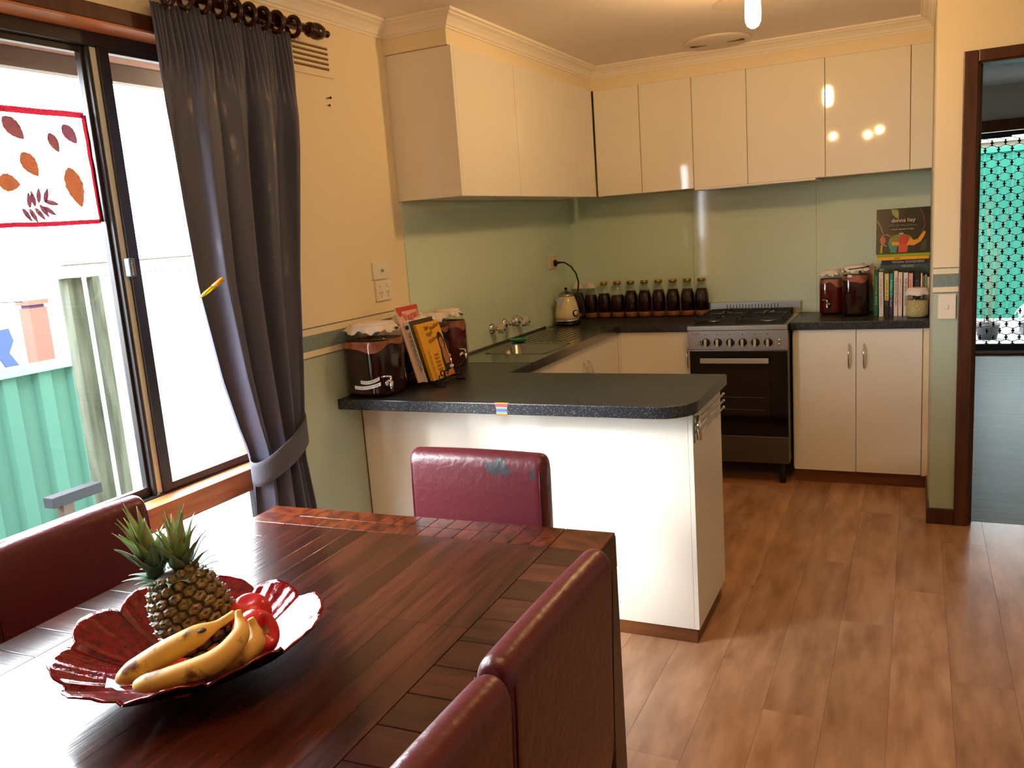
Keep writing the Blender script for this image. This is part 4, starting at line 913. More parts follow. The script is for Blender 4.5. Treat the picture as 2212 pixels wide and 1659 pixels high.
text('life in balance', 0.017, FM @ Matrix.Translation((0.23*SW, 0.61*SH, 0.0105)), pm('ink_olive', C(120, 116, 90), 0.6), bk, wmax=0.52*SW)
text('a fresher approach to eating', 0.009, FM @ Matrix.Translation((0.28*SW, 0.525*SH, 0.0105)), pm('ink_pale', C(226, 214, 200), 0.6), bk, wmax=0.42*SW)
nk = thing('tied_cloth', 'crumpled cream cloth with a red pattern behind the tall brewing jar', 'cloth', (1.80, -0.12, 1.08))
MB().grid(lambda u, v: (1.80+0.045*(2*u-1)+0.01*sin(9*v), -0.13+0.03*sin(5*u)-0.02*v, 1.165+0.012*sin(11*u+3*v)-0.17*v*(0.5+0.5*u)), 22, 10).build('fold', pm('patterned_cloth', C(206, 184, 158), 0.9, noise=((60, 60, 60), C(170, 40, 36), 0.62, 0.68)), nk, solid=0.002)

# ------------------------------------------------------------------ magazines on a wire stand
stn = thing('book_stand', 'black wrought iron scroll book stand on the breakfast bar', 'book stand', (0.26, -2.25, 0.9005))
LE = 0.27
def lx(z, off=0.0): return 0.282-LE*(z-0.925)+off
def scroll(c, r, s, f0):
    pts = []
    for k in range(26):
        a = f0+s*k*0.28; rr = r*(1-k/32.0); pts.append((c[0], c[1]+rr*cos(a), c[2]+rr*sin(a)))
    return pts
mb = MB(); mb.tube([(0.318, -2.34, 0.918), (0.318, -2.16, 0.918)], 0.003, 8); mb.tube([(0.27, -2.34, 0.918), (0.318, -2.34, 0.918), (0.32, -2.34, 0.95)], 0.003, 8); mb.tube([(0.27, -2.16, 0.918), (0.318, -2.16, 0.918), (0.32, -2.16, 0.95)], 0.003, 8)
mb.build('ledge', M_iron, stn)
mb = MB()
for y in (-2.335, -2.165): mb.tube([(0.32, y, 0.92), (0.34, y, 0.903), (0.30, y, 0.903)], 0.003, 8); mb.tube([(0.268, y, 0.918), (0.222, y+0.0, 1.08)], 0.003, 8); mb.tube([(0.236, y, 1.03), (0.200, y, 0.904)], 0.003, 8)
mb.build('frame', M_iron, stn)
for cy_, s in ((-2.325, 1), (-2.285, -1), (-2.20, 1), (-2.165, -1)):
    MB().tube(scroll((0.324, cy_, 0.953), 0.021, s, -PI/2), 0.003, 7).build('scroll', M_iron, stn)
def leanbox(t, n, a0, a1, y0, y1, z0, z1, mt, zb=0.925):
    """a = thickness coordinate measured back from the face, box leaning back with the stand"""
    vs = []
    for z in (z0, z1):
        for y in (y0, y1):
            for a in (a1, a0): vs.append((lx(z)-a, y, z))
    return MB().add(vs, [(0, 2, 3, 1), (4, 5, 7, 6), (0, 1, 5, 4), (2, 6, 7, 3), (0, 4, 6, 2), (1, 3, 7, 5)]).build(n, mt, t)
UPL = Vector((-LE, 0, 1)).normalized(); NL = Vector((1, 0, LE)).normalized(); KL = math.sqrt(1+LE*LE)
# yellow
yb_ = thing('cookbook', 'yellow vegan italian cookbook with a dark-haired woman on the cover, front of the stand', 'book', (0.28, -2.23, 0.923))
Y0, Y1, Z0, Z1 = -2.322, -2.148, 0.923, 1.150
M_yb = pm('yellow_cover', C(238, 176, 40), 0.35)
leanbox(yb_, 'cover', 0.0, 0.0015, Y0, Y1, Z0, Z1, M_yb); leanbox(yb_, 'pages', 0.0015, 0.014, Y0+0.002, Y1-0.003, Z0+0.002, Z1-0.002, M_paper); leanbox(yb_, 'cover', 0.014, 0.0155, Y0, Y1, Z0, Z1, M_yb); leanbox(yb_, 'spine', 0.0, 0.0155, Y0-0.0015, Y0, Z0, Z1, M_yb)
FM = frame((0, 1, 0), UPL, Vector((lx(Z0), Y0, Z0))+NL*0.0008); SW = Y1-Y0; SH = (Z1-Z0)*KL
art2d(yb_, FM, SW, SH, [
    ([(0.62, 0.0), (0.98, 0.0), (0.98, 0.12), (0.95, 0.5), (0.99, 0.62), (0.93, 0.75), (0.86, 0.80), (0.76, 0.79), (0.71, 0.70), (0.70, 0.5), (0.64, 0.3)], (24, 16, 14)),
    (ell(0.83, 0.60, 0.085, 0.105), (186, 118, 80)), ([(0.76, 0.5), (0.90, 0.5), (0.94, 0.34), (0.92, 0.22), (0.74, 0.22), (0.73, 0.36)], (176, 108, 74)),
    (band2([(0.80, 0.545), (0.83, 0.53), (0.865, 0.545)], 0.006), (236, 220, 210)), (ell(0.80, 0.63, 0.012, 0.006), (30, 20, 16)), (ell(0.862, 0.63, 0.012, 0.006), (30, 20, 16)),
    (ell(0.95, 0.15, 0.10, 0.03), (226, 220, 210)), ([(0.6, 0.0), (0.96, 0.0), (0.96, 0.11), (0.62, 0.08)], (214, 120, 60))]
    + [([(0.34+0.10*(q % 2), 0.44-0.065*(q//2)), (0.42+0.10*(q % 2), 0.44-0.065*(q//2)), (0.42+0.10*(q % 2), 0.405-0.065*(q//2)), (0.34+0.10*(q % 2), 0.405-0.065*(q//2))], (150, 104, 34)) for q in range(10)])
M_kb = pm('dark_brown_ink', C(74, 46, 20), 0.6)
for s_, x_, y_, w_ in (('Chloe\'s', 0.24, 0.90, 0.20), ('Vegan', 0.24, 0.78, 0.3), ('Italian', 0.48, 0.88, 0.44), ('Kitchen', 0.26, 0.66, 0.42)):
    text(s_, 0.025, FM @ Matrix.Translation((x_*SW, y_*SH, 0.0046)) @ Matrix.Rotation(0.22, 4, 'Z'), M_kb, yb_, wmax=w_*SW)
text('150 pizzas, pastas, pestos, risottos', 0.014, FM @ Matrix.Translation((0.13*SW, 0.52*SH, 0.0046)) @ Matrix.Rotation(-PI/2, 4, 'Z'), M_kb, yb_, wmax=0.5*SH)
# white 'vegetarian kitchen'
wb_ = thing('cookbook', 'thick white cookbook with THE VEGETARIAN KITCHEN on its spine, behind the yellow one', 'book', (0.26, -2.24, 0.923))
Y0w, Y1w, Z1w = -2.345, -2.160, 1.168
leanbox(wb_, 'spine', 0.0165, 0.0415, Y0w-0.002, Y0w, Z0, Z1w, M_paper); leanbox(wb_, 'cover', 0.0165, 0.018, Y0w, Y1w, Z0, Z1w, pm('dark_photo_cover', C(58, 52, 46), 0.35)); leanbox(wb_, 'pages', 0.018, 0.040, Y0w, Y1w-0.003, Z0+0.002, Z1w-0.002, M_paper); leanbox(wb_, 'cover', 0.040, 0.0415, Y0w, Y1w, Z0, Z1w, M_paper)
FS = frame(-UPL, NL, Vector((lx(Z1w)-0.029, Y0w-0.0026, Z1w))-UPL*0.045)
FS = Matrix.Translation((0, 0, 0)) @ FS
text('THE VEGETARIAN KITCHEN', 0.022, FS, M_blkm, wb_, wmax=0.165)
MB().tube([Vector((lx(Z1w)-0.029, Y0w-0.0022, Z1w))-UPL*0.024, Vector((lx(Z1w)-0.029, Y0w-0.0032, Z1w))-UPL*0.024], 0.009, 18).build('emblem', pm('teal_print', C(24, 74, 72), 0.5), wb_)
# pink magazine
pk = thing('magazine', 'pale pink vegetarian magazine with a red top band, rearmost on the stand', 'magazine', (0.24, -2.26, 0.923))
Y0p, Y1p, Z1p = -2.366, -2.205, 1.226
M_pk = pm('pink_mag', C(232, 188, 168), 0.35)
leanbox(pk, 'cover', 0.0425, 0.0435, Y0p, Y1p, Z0, Z1p, M_pk); leanbox(pk, 'pages', 0.0435, 0.049, Y0p+0.001, Y1p, Z0, Z1p-0.001, M_paper); leanbox(pk, 'cover', 0.049, 0.05, Y0p, Y1p, Z0, Z1p, M_pk)
FP = frame((0, 1, 0), UPL, Vector((lx(Z0)-0.0425, Y0p, Z0))+NL*0.0006); SWp = Y1p-Y0p; SHp = (Z1p-Z0)*KL
art2d(pk, FP, SWp, SHp, [([(0.0, 0.94), (1, 0.94), (1, 1), (0, 1)], (206, 60, 44)), (ell(0.12, 0.92, 0.09, 0.04), (206, 60, 44)), ([(0.45, 0.66), (1, 0.66), (1, 0.76), (0.45, 0.74)], (60, 50, 44)), (ell(0.55, 0.78, 0.10, 0.05), (190, 176, 172))])
text('Vegan!', 0.045, FP @ Matrix.Translation((0.2*SWp, 0.85*SHp, 0.003)) @ Matrix.Rotation(0.1, 4, 'Z'), pm('red_ink', C(206, 60, 50), 0.5), pk, wmax=0.75*SWp)

# ------------------------------------------------------------------ cooker
ck = thing('cooker', 'freestanding stainless steel gas cooker with a black glass oven door', 'cooker', (1.15, -0.3, 0.0))
OX0, OX1 = 0.882, 1.421
bx('body', OX0+0.004, OX1-0.002, -0.535, -0.012, 0.128, 0.873, M_steel, ck)
bx('hob', OX0, OX1, -0.560, -0.010, 0.8735, 0.8995, M_steel, ck, bevel=0.002)
bx('hob_tray', OX0+0.03, OX1-0.03, -0.52, -0.05, 0.8997, 0.9035, M_blkm, ck)
cp = bx('control_panel', OX0+0.004, OX1, -0.556, -0.5355, 0.765, 0.872, M_steel, ck, bevel=0.002)
od = bx('oven_door', OX0+0.010, OX1, -0.560, -0.5355, 0.285, 0.758, M_blk, ck, bevel=0.004)
bx('door_window', OX0+0.10, OX1-0.10, -0.5608, -0.5601, 0.40, 0.66, pm('smoked_glass', C(26, 17, 14), 0.05), od)
for z in (0.43, 0.50): bx('oven_shelf', OX0+0.12, OX1-0.12, -0.5612, -0.5609, z, z+0.0012, M_steel, od)
bx('door_handle', 0.957, 1.326, -0.592, -0.583, 0.694, 0.723, pm('satin_handle', C(196, 190, 180), 0.3, metal=0.8), od, bevel=0.002)
for x in (0.97, 1.31): bx('handle_post', x-0.006, x+0.006, -0.583, -0.5605, 0.702, 0.715, M_steel, od)
bx('drawer', OX0+0.012, OX1-0.002, -0.558, -0.5355, 0.129, 0.281, pm('dark_steel', C(92, 92, 86), 0.35, metal=0.9), ck, bevel=0.003)
for k, x in enumerate((0.986, 1.051, 1.119, 1.186, 1.253, 1.320)):
    kn = MB().tube([(x, -0.5565, 0.806), (x, -0.563, 0.806), (x, -0.572, 0.806)], 0.023, 22, radii=[0.0235, 0.0225, 0.019]).build('knob', M_blk, ck)
    MB().prism(rrect(x-0.0075, x+0.0075, -0.0215, 0.0215, 0.007), 0, 0.010, M=Matrix.Translation((0, -0.572, 0.806)) @ Matrix.Rotation(PI/2, 4, 'X')).build('knob_grip', pm('satin_handle', C(196, 190, 180), 0.3), kn, bevel=0.001)
    MB().tube([(x-0.002, -0.5563, 0.850), (x-0.002, -0.5568, 0.850)], 0.003, 8).build('marking', M_blkm, ck)
for (x, z, r) in ((0.938, 0.803, 0.008), (1.377, 0.817, 0.0085), (1.377, 0.795, 0.0085)): MB().tube([(x, -0.556, z), (x, -0.563, z)], r, 14, radii=[r, r*0.7]).build('button', M_chrome, ck)
for z in (0.796, 0.811): MB().tube([(0.957, -0.556, z), (0.957, -0.558, z)], 0.004, 10).build('button', M_blkm, ck)
MB().tube([(0.926+0.022*cos(a), -0.5562, 0.856+0.008*sin(a)) for a in [2*PI*k/24 for k in range(24)]], 0.0008, 5, closed=True).build('badge', pm('badge_red', C(130, 60, 50), 0.4), ck)
text('Euromaid', 0.010, frame((1, 0, 0), (0, 0, 1), (0.908, -0.5566, 0.856)), pm('badge_red', C(130, 60, 50), 0.4), ck, wmax=0.036)
bs = bx('splash_guard', OX0+0.008, OX1+0.008, -0.030, -0.012, 0.900, 0.974, M_steel, ck, bevel=0.002)
for k in range(17): bx('guard_slot', 1.0+0.0185*k, 1.0045+0.0185*k, -0.0308, -0.0302, 0.935, 0.960, M_blkm, bs)
for (x, y) in ((1.0, -0.41), (1.0, -0.17), (1.3, -0.41), (1.3, -0.17)):
    r = 0.045 if x > 1.1 else 0.036
    b = MB().lathe([(r, 0.9036), (r*0.95, 0.912), (r*0.7, 0.914)], (x, y, 0), 20).build('burner', M_steel, ck); MB().lathe([(r*0.62, 0.9145), (r*0.6, 0.921), (0.001, 0.922)], (x, y, 0), 20).build('burner_cap', M_blkm, b)
for (xa, xb) in ((OX0+0.035, 1.148), (1.154, OX1-0.035)):
    g = MB(); zt = 0.936
    for y in (-0.515, -0.29, -0.06): g.box(xa, xb, y-0.005, y+0.005, zt-0.012, zt)
    for x in (xa+0.004, xb-0.004): g.box(x-0.004, x+0.004, -0.515, -0.06, zt-0.012, zt)
    xm = (xa+xb)/2
    for y in (-0.41, -0.17): g.box(xa+0.004, xm-0.03, y-0.004, y+0.004, zt-0.010, zt+0.002); g.box(xm+0.03, xb-0.004, y-0.004, y+0.004, zt-0.010, zt+0.002); g.box(xm-0.004, xm+0.004, y-0.10, y-0.03, zt-0.01, zt+0.004); g.box(xm-0.004, xm+0.004, y+0.03, y+0.10, zt-0.01, zt+0.004)
    for x in (xa+0.004, xb-0.004):
        for y in (-0.51, -0.065): g.box(x-0.004, x+0.004, y-0.004, y+0.004, 0.9036, zt-0.01)
    g.build('pan_grate', M_blkm, ck)
for x in (OX0+0.045, OX1-0.045):
    for y in (-0.50, -0.06): MB().lathe([(0.018, 0.0065), (0.018, 0.05), (0.020, 0.128)], (x, y, 0), 16).build('foot', M_blkm, ck)
fm = bx('floor_board', 0.87, 1.44, -0.565, -0.02, 0.0005, 0.006, pm('pale_board', C(176, 124, 82), 0.5), origin=(1.15, -0.3, 0))
tag(fm, 'thin tan board lying on the floor under the cooker', 'board')

# ------------------------------------------------------------------ ceiling fittings
lf = thing('ceiling_light', 'bare glowing bulb under a glass ring on the kitchen ceiling', 'light', (1.48, -1.81, 2.17))
MB().lathe([(0.05, 0), (0.055, -0.012), (0.03, -0.022), (0.02, -0.055), (0.018, -0.075)], (1.48, -1.81, H-0.0005), 24).build('lamp_holder', M_white, lf)
bulb_m = pm('warm_bulb', C(255, 235, 190), 0.5, emit=(LAMP[0], LAMP[1], LAMP[2], BULB_E))
MB().lathe([(0.012, 0.128), (0.020, 0.118), (0.0275, 0.10), (0.0295, 0.05), (0.028, 0.025), (0.020, 0.008), (0.008, 0.0)], (1.48, -1.81, 2.168), 20).build('bulb', bulb_m, lf)
MB().lathe([(0.035, 0.085), (0.09, 0.065), (0.135, 0.035), (0.138, 0.032), (0.135, 0.030), (0.09, 0.060), (0.035, 0.080)], (1.44, -1.66, 2.262), 36, cap=False).build('glass_shade', pane_mat('clear_shade', (0.99, 0.98, 0.95, 1), 0.05, 0.7), lf)
ev_ = thing('exhaust_fan', 'round white exhaust fan grille on the kitchen ceiling', 'exhaust fan', (1.095, -0.565, 2.36))
MB().lathe([(0.168, 0.0), (0.166, -0.008), (0.158, -0.013), (0.11, -0.020), (0.001, -0.024)], (1.095, -0.565, H-0.0005), 40).build('cover', pm('fan_plastic', C(222, 212, 200), 0.5), ev_)
for k in range(28):
    a = -0.15+(k % 14)*0.05; s_ = 1 if k < 14 else -1
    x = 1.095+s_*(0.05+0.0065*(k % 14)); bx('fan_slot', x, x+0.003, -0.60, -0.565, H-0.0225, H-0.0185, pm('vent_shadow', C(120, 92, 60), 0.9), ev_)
pdl = thing('pendant_cluster', 'three-bulb pendant light above the dining table, out of frame', 'light', (1.58, -3.65, 2.05))
MB().lathe([(0.06, 0), (0.06, -0.02), (0.01, -0.03), (0.008, -0.16), (0.02, -0.17), (0.001, -0.19)], (1.55, -4.2, H-0.0005), 24).build('stem', M_chrome, pdl)
dine_m = pm('warm_bulb_small', C(255, 235, 190), 0.5, emit=(LAMP[0], LAMP[1], LAMP[2], DINE_E))
for (x, y) in ((1.31, -4.25), (1.60, -4.5), (1.72, -4.05)):
    MB().tube([(1.55, -4.2, 2.21), (x, y, 2.20)], 0.005, 8).build('arm', M_chrome, pdl)
    MB().lathe([(0.02, 0.0), (0.016, -0.03)], (x, y, 2.20), 14).build('socket', M_chrome, pdl)
    MB().sphere((x, y, 2.145), 0.026, 14).build('bulb', dine_m, pdl)

# ------------------------------------------------------------------ light switch on the return wall
sw = thing('light_switch', 'white light switch plate beside the dark door frame', 'light switch', (2.161, YN, 0.968))
bx('plate', 2.126, 2.197, YN-0.009, YN-0.0005, 0.967, 1.078, M_plate, sw, bevel=0.002); bx('rocker', 2.150, 2.168, YN-0.013, YN-0.009, 1.012, 1.032, M_plate, sw, bevel=0.002)

# ------------------------------------------------------------------ dining table
TH = 0.76
TR = math.radians(1.9)
tb = thing('dining_table', 'large dark red-brown plank dining table', 'dining table', (0.359, -3.389, 0), TR)
TW, TL = 1.025, 1.85      # local: x right, y towards camera is negative
BWD = 0.128
top = bx('tabletop', 0.002, TW-0.002, -TL+0.002, -0.002, 0.700, TH-0.006, M_tdark, tb, local=True)
def tplank(x0, x1, y0, y1, rot=False, g=0.0009, mt=None):
    key = ('t', round(x1-x0, 3), round(y1-y0, 3), rot, mt); bv = 0.0012 if g > 0.0003 else 0.0003; mt = mt or M_twood
    if key not in pl_cache:
        if rot:   # grain along x: build normally
            o = MB().box(g, x1-x0-g, g, y1-y0-g, -0.008, 0).build('plank', mt, top, local=True, bevel=bv, seg=1)
        else:     # grain along y: build turned so that the object's x axis follows the grain
            L_, W_ = y1-y0, x1-x0
            o = MB().box(g, L_-g, -W_+g, -g, -0.008, 0).build('plank', mt, top, local=True, bevel=bv, seg=1)
            o.rotation_euler = (0, 0, PI/2)
        pl_cache[key] = o
    else:
        o = pl_cache[key].copy(); COL.objects.link(o); o.parent = top
    if rot: o.location = (x0, y0, TH)
    else: o.location = (x0, y0, TH); 
    W[o.name] = W[top.name].copy()
# centre: narrow staves running the length
nst = 14; cw = (TW-2*BWD)/nst
for i in range(nst):
    x0 = BWD+i*cw; y = -TL+BWD; lens = [0.55, 0.38, 0.47, 0.62]; j = i
    while y < -BWD-0.02:
        L_ = lens[(j*3+i) % 4]; y1 = min(y+L_, -BWD)
        if -BWD-y1 < 0.1: y1 = -BWD
        tplank(x0, x0+cw, y, y1, g=0.00015); y = y1; j += 1
# side borders: short blocks across
nb = 17; bl_ = (TL-2*BWD)/nb
for i in range(nb):
    tplank(0, BWD, -TL+BWD+i*bl_, -TL+BWD+(i+1)*bl_, True); tplank(TW-BWD, TW, -TL+BWD+i*bl_, -TL+BWD+(i+1)*bl_, True)
# end borders
ne = 15; el = (TW-2*BWD)/ne
for yy in (-BWD, -TL):
    for i in range(ne):
        tplank(BWD+i*el, BWD+(i+1)*el, yy, yy+BWD/2, False, 0.0004, M_tend_sunlit); tplank(BWD+i*el, BWD+(i+1)*el, yy+BWD/2, yy+BWD, False, 0.0004, M_tend_sunlit)
    tplank(0, BWD, yy, yy+BWD, True, 0.0009, M_tend_sunlit); tplank(TW-BWD, TW, yy, yy+BWD, True, 0.0009, M_tend_sunlit)
bx('apron', 0.0, TW, -TL, 0.0, 0.672, 0.7515, M_tleg, tb, local=True)
for (x, y) in ((0, -0.10), (TW-0.10, -0.10), (0, -TL), (TW-0.10, -TL)): bx('leg', x, x+0.10, y, y+0.10, 0.0005, 0.6715, M_tleg, tb, local=True, bevel=0.003)

# ------------------------------------------------------------------ chairs
def superbox(mb, x0, x1, y0, y1, z0, z1, r, mi=0, n=8):
    """box with generous rounded edges: rounded-rect section in xz, rounded ends in y"""
    pass
def chair(label, loc, rotz, wear=0, width=0.44, group='red leather dining chairs'):
    t = thing('dining_chair', label, 'chair', loc, rotz, group)
    w2 = width/2
    # seat faces +y, backrest at y in [-0.075, 0]
    mb = MB(); n = 18; m_ = 10
    # backrest as a grid-wrapped rounded slab with a slight crown and gentle backward lean
    prof_ = []
    th = 0.034
    sec = [(-th, 0.40), (-th, 0.60), (-th, 0.78), (-th, 0.825), (-th, 0.855), (-th*0.93, 0.880), (-th*0.6, 0.898), (0, 0.905), (th*0.6, 0.898), (th*0.93, 0.880), (th, 0.855), (th, 0.825), (th, 0.78), (th, 0.60), (th, 0.40)]
    pts = []
    for (a, z) in sec: pts.append((a, z))
    xs = [-w2, -w2+0.004, -w2+0.014]+[-w2+0.03+(width-0.06)*k/16 for k in range(17)]+[w2-0.014, w2-0.004, w2]
    vs = []; ns = len(pts)
    for x in xs:
        e = max(0.0, (abs(x)-(w2-0.014))/0.014); k = 1-0.42*e*e; dz = -0.016*e*e-0.004*(x/w2)**2
        for (a, z) in pts:
            zz = z+dz*(1 if z > 0.5 else 0); vs.append((x, -0.04+a*k-0.035*((zz-0.4)/0.5)**1.5*0.5, zz))
    fs = [(i*ns+j, i*ns+j+1, (i+1)*ns+j+1, (i+1)*ns+j) for i in range(len(xs)-1) for j in range(ns-1)]
    fs += [tuple(range(ns))[::-1], tuple((len(xs)-1)*ns+j for j in range(ns))]
    fs += [(i*ns, (i+1)*ns, (i+1)*ns+ns-1, i*ns+ns-1) for i in range(len(xs)-1)]
    mb.add(vs, fs, smooth=True)
    br = mb.build('backrest', M_leather, t, local=True)
    md = br.modifiers.new('sub', 'SUBSURF'); md.levels = 2; md.render_levels = 2
    if wear:
        at = br.data.attributes.new('wear', 'FLOAT', 'POINT')
        sp = wear
        for i_, v in enumerate(br.data.vertices):
            at.data[i_].value = max([0.0]+[a*max(0.0, 1-math.hypot((v.co.x-x)/rx, (v.co.z-z)/rz)) for (x, z, rx, rz, a) in sp])
    for sgn in (-1, 1):
        for a in (-1, 1):
            MB().tube([(sgn*(w2-0.012), -0.04+a*0.0335-0.035*((z-0.4)/0.5)**1.5*0.5, z) for z in [0.42, 0.55, 0.68, 0.80, 0.86]], 0.0012, 6).build('seam', M_seam, t, local=True)
    st = MB().prism(rrect(-w2, w2, 0.002, 0.43, 0.02), 0.395, 0.47, smooth=True); st.build('seat', M_leather, t, local=True, bevel=0.012, seg=3)
    for (x, y) in ((-w2+0.025, 0.40), (w2-0.025, 0.40), (-w2+0.025, -0.035), (w2-0.025, -0.035)):
        MB().add([(x+a*(0.02 if z else 0.015), y+b*(0.02 if z else 0.015), z*0.398) for z in (0, 1) for a, b in ((-1, -1), (1, -1), (1, 1), (-1, 1))], [(3, 2, 1, 0), (4, 5, 6, 7), (0, 1, 5, 4), (1, 2, 6, 5), (2, 3, 7, 6), (3, 0, 4, 7)]).build('leg', M_tleg, t, local=True)
    return t
# head chair at the far end, facing the camera (towards -y): front of back at y=-3.25
chair('oxblood leather dining chair at the far table end, with grey worn patches on its back', (0.928, -3.243, 0), PI, wear=[(-0.070, 0.862, 0.085, 0.042, 1.15), (-0.178, 0.850, 0.024, 0.05, 1.1)], width=0.428)
chair('red leather dining chair on the window side, behind the fruit bowl', (0.275, -3.955, 0), -PI/2, wear=[(0.1, 0.86, 0.01, 0.02, 0.45)], width=0.44)
chair('red leather dining chair on the window side, only a dark sliver at the left edge', (0.270, -4.43, 0), -PI/2, width=0.44)
chair('red leather dining chair nearest the breakfast bar on the right of the table', (1.438, -4.005, 0), PI/2, width=0.455)
chair('red leather dining chair nearest the camera, lower centre', (1.452, -4.478, 0), PI/2, width=0.455)

# ------------------------------------------------------------------ fruit bowl
BCX, BCY, BZ = 0.880, -4.200, TH+0.002
fb = thing('fruit_bowl', 'red glass petal-edged fruit bowl on the dining table', 'bowl', (BCX, BCY, BZ))
NP = 10
def bowlf(u, v):
    a = 2*PI*u; pet = abs(sin(NP*a/2+0.4)); sc_ = pet**0.5
    rim = 0.229*(0.90+0.10*sc_+0.010*abs(sin(NP*a*2.5)))*(1+0.03*sin(3*a+1)); r = rim*v**0.9
    z = 0.004+0.066*max(0, (v-0.22)/0.78)**1.55+0.016*v*v*pet+0.012*v*v*sin(2*a+1.6)
    z += 0.0016*sin(NP*a*2+1)*v**4 + 0.010*v*v*(((NP*a+0.8)/(2*PI)) % 1.0-0.5)
    return (BCX+r*cos(a), BCY+r*sin(a), BZ+z)
MB().grid(bowlf, 264, 26, closeu=True).build('dish', [M_bowlback, M_redglass], fb, solid=0.004)
def bowl_floor(x, y):
    r = math.hypot(x-BCX, y-BCY)/0.215; return BZ+0.008+0.066*max(0, (min(r, 1)**1.1-0.22)/0.78)**1.55
# apples
def apple(c, axis, r, label, lo=None):
    t = thing('apple', label, 'apple', (c[0], c[1], c[2]-r))
    ax = Vector(axis).normalized(); xa = ax.orthogonal().normalized(); M = frame(xa, ax.cross(xa), c)
    pr = []
    for k in range(23):
        b = -PI/2+PI*k/22; rr = r*cos(b)*(1.04+0.05*sin(b)); zz = r*0.93*sin(b)-0.14*r*max(0, (sin(b)-0.72)/0.28)**2*3.4+0.10*r*max(0, (-sin(b)-0.8)/0.2)**2*2
        pr.append((max(rr, 0.0004), zz))
    MB().lathe(pr, n=28, M=M).build('flesh', M_apple, t)
    if 'hollow' not in label: MB().tube([M @ Vector((0, 0, r*0.50)), M @ Vector((0.002, 0, r*0.80)), M @ Vector((0.006, 0.002, r*1.02))], 0.0013, 6).build('stalk', M_banstem, t)
    MB().lathe([(0.003, r*0.52), (0.0075, r*0.60)], n=12, M=M, cap=False).build('hollow', M_applec, t)
    return t
apple((0.955, -4.138, 0.854), (-0.2, 0.2, -1), 0.037, 'red apple behind, its rounded side up, next to the pineapple')
apple((1.022, -4.200, 0.852), (0.86, 0.16, 0.42), 0.041, 'largest red apple, its stalk hollow facing right, near the bowl edge')
apple((0.935, -4.292, 0.806), (0.2, 0.2, 1), 0.034, 'red apple under the bananas at the front of the bowl')
apple((0.985, -4.235, 0.815), (0, 0.5, 1), 0.034, 'red apple low in the middle, mostly hidden by the bananas')
# bananas
def banana(pts, radii, label, stem=True):
    P_ = [Vector(p) for p in pts]; n = 26; cur_ = []; rad = []
    for k in range(n):
        t = k/(n-1)*(len(P_)-1); i = min(int(t), len(P_)-2); f = t-i
        p0 = P_[max(i-1, 0)]; p1 = P_[i]; p2 = P_[i+1]; p3 = P_[min(i+2, len(P_)-1)]
        cur_.append(0.5*((2*p1)+(p2-p0)*f+(2*p0-5*p1+4*p2-p3)*f*f+(3*p1-p0-3*p2+p3)*f**3)); rad.append(radii[i]*(1-f)+radii[i+1]*f)
    z = min(p.z-r for p, r in zip(cur_, rad)); t_ = thing('banana', label, 'banana', (sum(p.x for p in cur_)/n, sum(p.y for p in cur_)/n, z))
    MB().tube(cur_, 0.02, 10, radii=rad).build('peel', M_banana, t_, sub=1)
    MB().tube([cur_[0]-(cur_[1]-cur_[0]).normalized()*0.003, cur_[0]+(cur_[1]-cur_[0])*0.2], 0.004, 8, radii=[0.003, rad[0]*0.9]).build('tip', M_banstem, t_)
    return t_
banana([(0.889, -4.372, 0.836), (0.908, -4.358, 0.847), (0.945, -4.326, 0.868), (0.985, -4.288, 0.889), (1.004, -4.262, 0.897), (1.026, -4.240, 0.912)], [0.009, 0.0205, 0.0225, 0.0185, 0.008, 0.0065], 'spotted banana lying upper-left across the fruit, with a large dark bruise')
MBs = MB().sphere((0.9995, -4.2905, 0.9005), 0.0075, 10, sc=(1, 1, 0.4)); o_ = MBs.build('bruise', M_banstem, [o for o in bpy.data.objects if o.name == 'banana'][0])
banana([(0.934, -4.376, 0.838), (0.957, -4.371, 0.844), (0.998, -4.349, 0.852), (1.045, -4.308, 0.866), (1.058, -4.268, 0.889), (1.043, -4.251, 0.906), (1.036, -4.243, 0.919)], [0.009, 0.017, 0.0195, 0.020, 0.017, 0.0075, 0.0065], 'spotted banana curving along the front of the bowl, on top of another')
banana([(0.978, -4.318, 0.832), (1.000, -4.308, 0.832), (1.026, -4.286, 0.839), (1.050, -4.260, 0.849), (1.060, -4.236, 0.864), (1.050, -4.228, 0.884), (1.044, -4.228, 0.899)], [0.008, 0.017, 0.018, 0.019, 0.016, 0.008, 0.006], 'lower banana beneath the front one, in shadow')
# pineapple
pbase = Vector((0.885, -4.172, 0.792)); pax = Vector((-0.32, -0.16, 1.0)).normalized()
pax = (Vector((0, 0, 1))*0.93-dr*0.36+df*0.05).normalized()
xa = pax.orthogonal().normalized(); PM = frame(xa, pax.cross(xa), pbase)
pn_ = thing('pineapple', 'whole pineapple with a double green crown leaning in the fruit bowl', 'pineapple', tuple(pbase))
prf = [(0.040, 0.0), (0.056, 0.010), (0.0655, 0.035), (0.068, 0.065), (0.066, 0.095), (0.060, 0.12), (0.050, 0.143), (0.036, 0.158), (0.02, 0.163)]
MB().lathe([(r-0.004, z) for r, z in prf], n=28, M=PM).build('core', M_pineb, pn_)
def prad(z):
    for (r0, z0), (r1, z1) in zip(prf, prf[1:]):
        if z0 <= z <= z1: return r0+(r1-r0)*(z-z0)/(z1-z0), math.atan2(r1-r0, z1-z0)
    return prf[-1][0], -1.0
fr0 = None
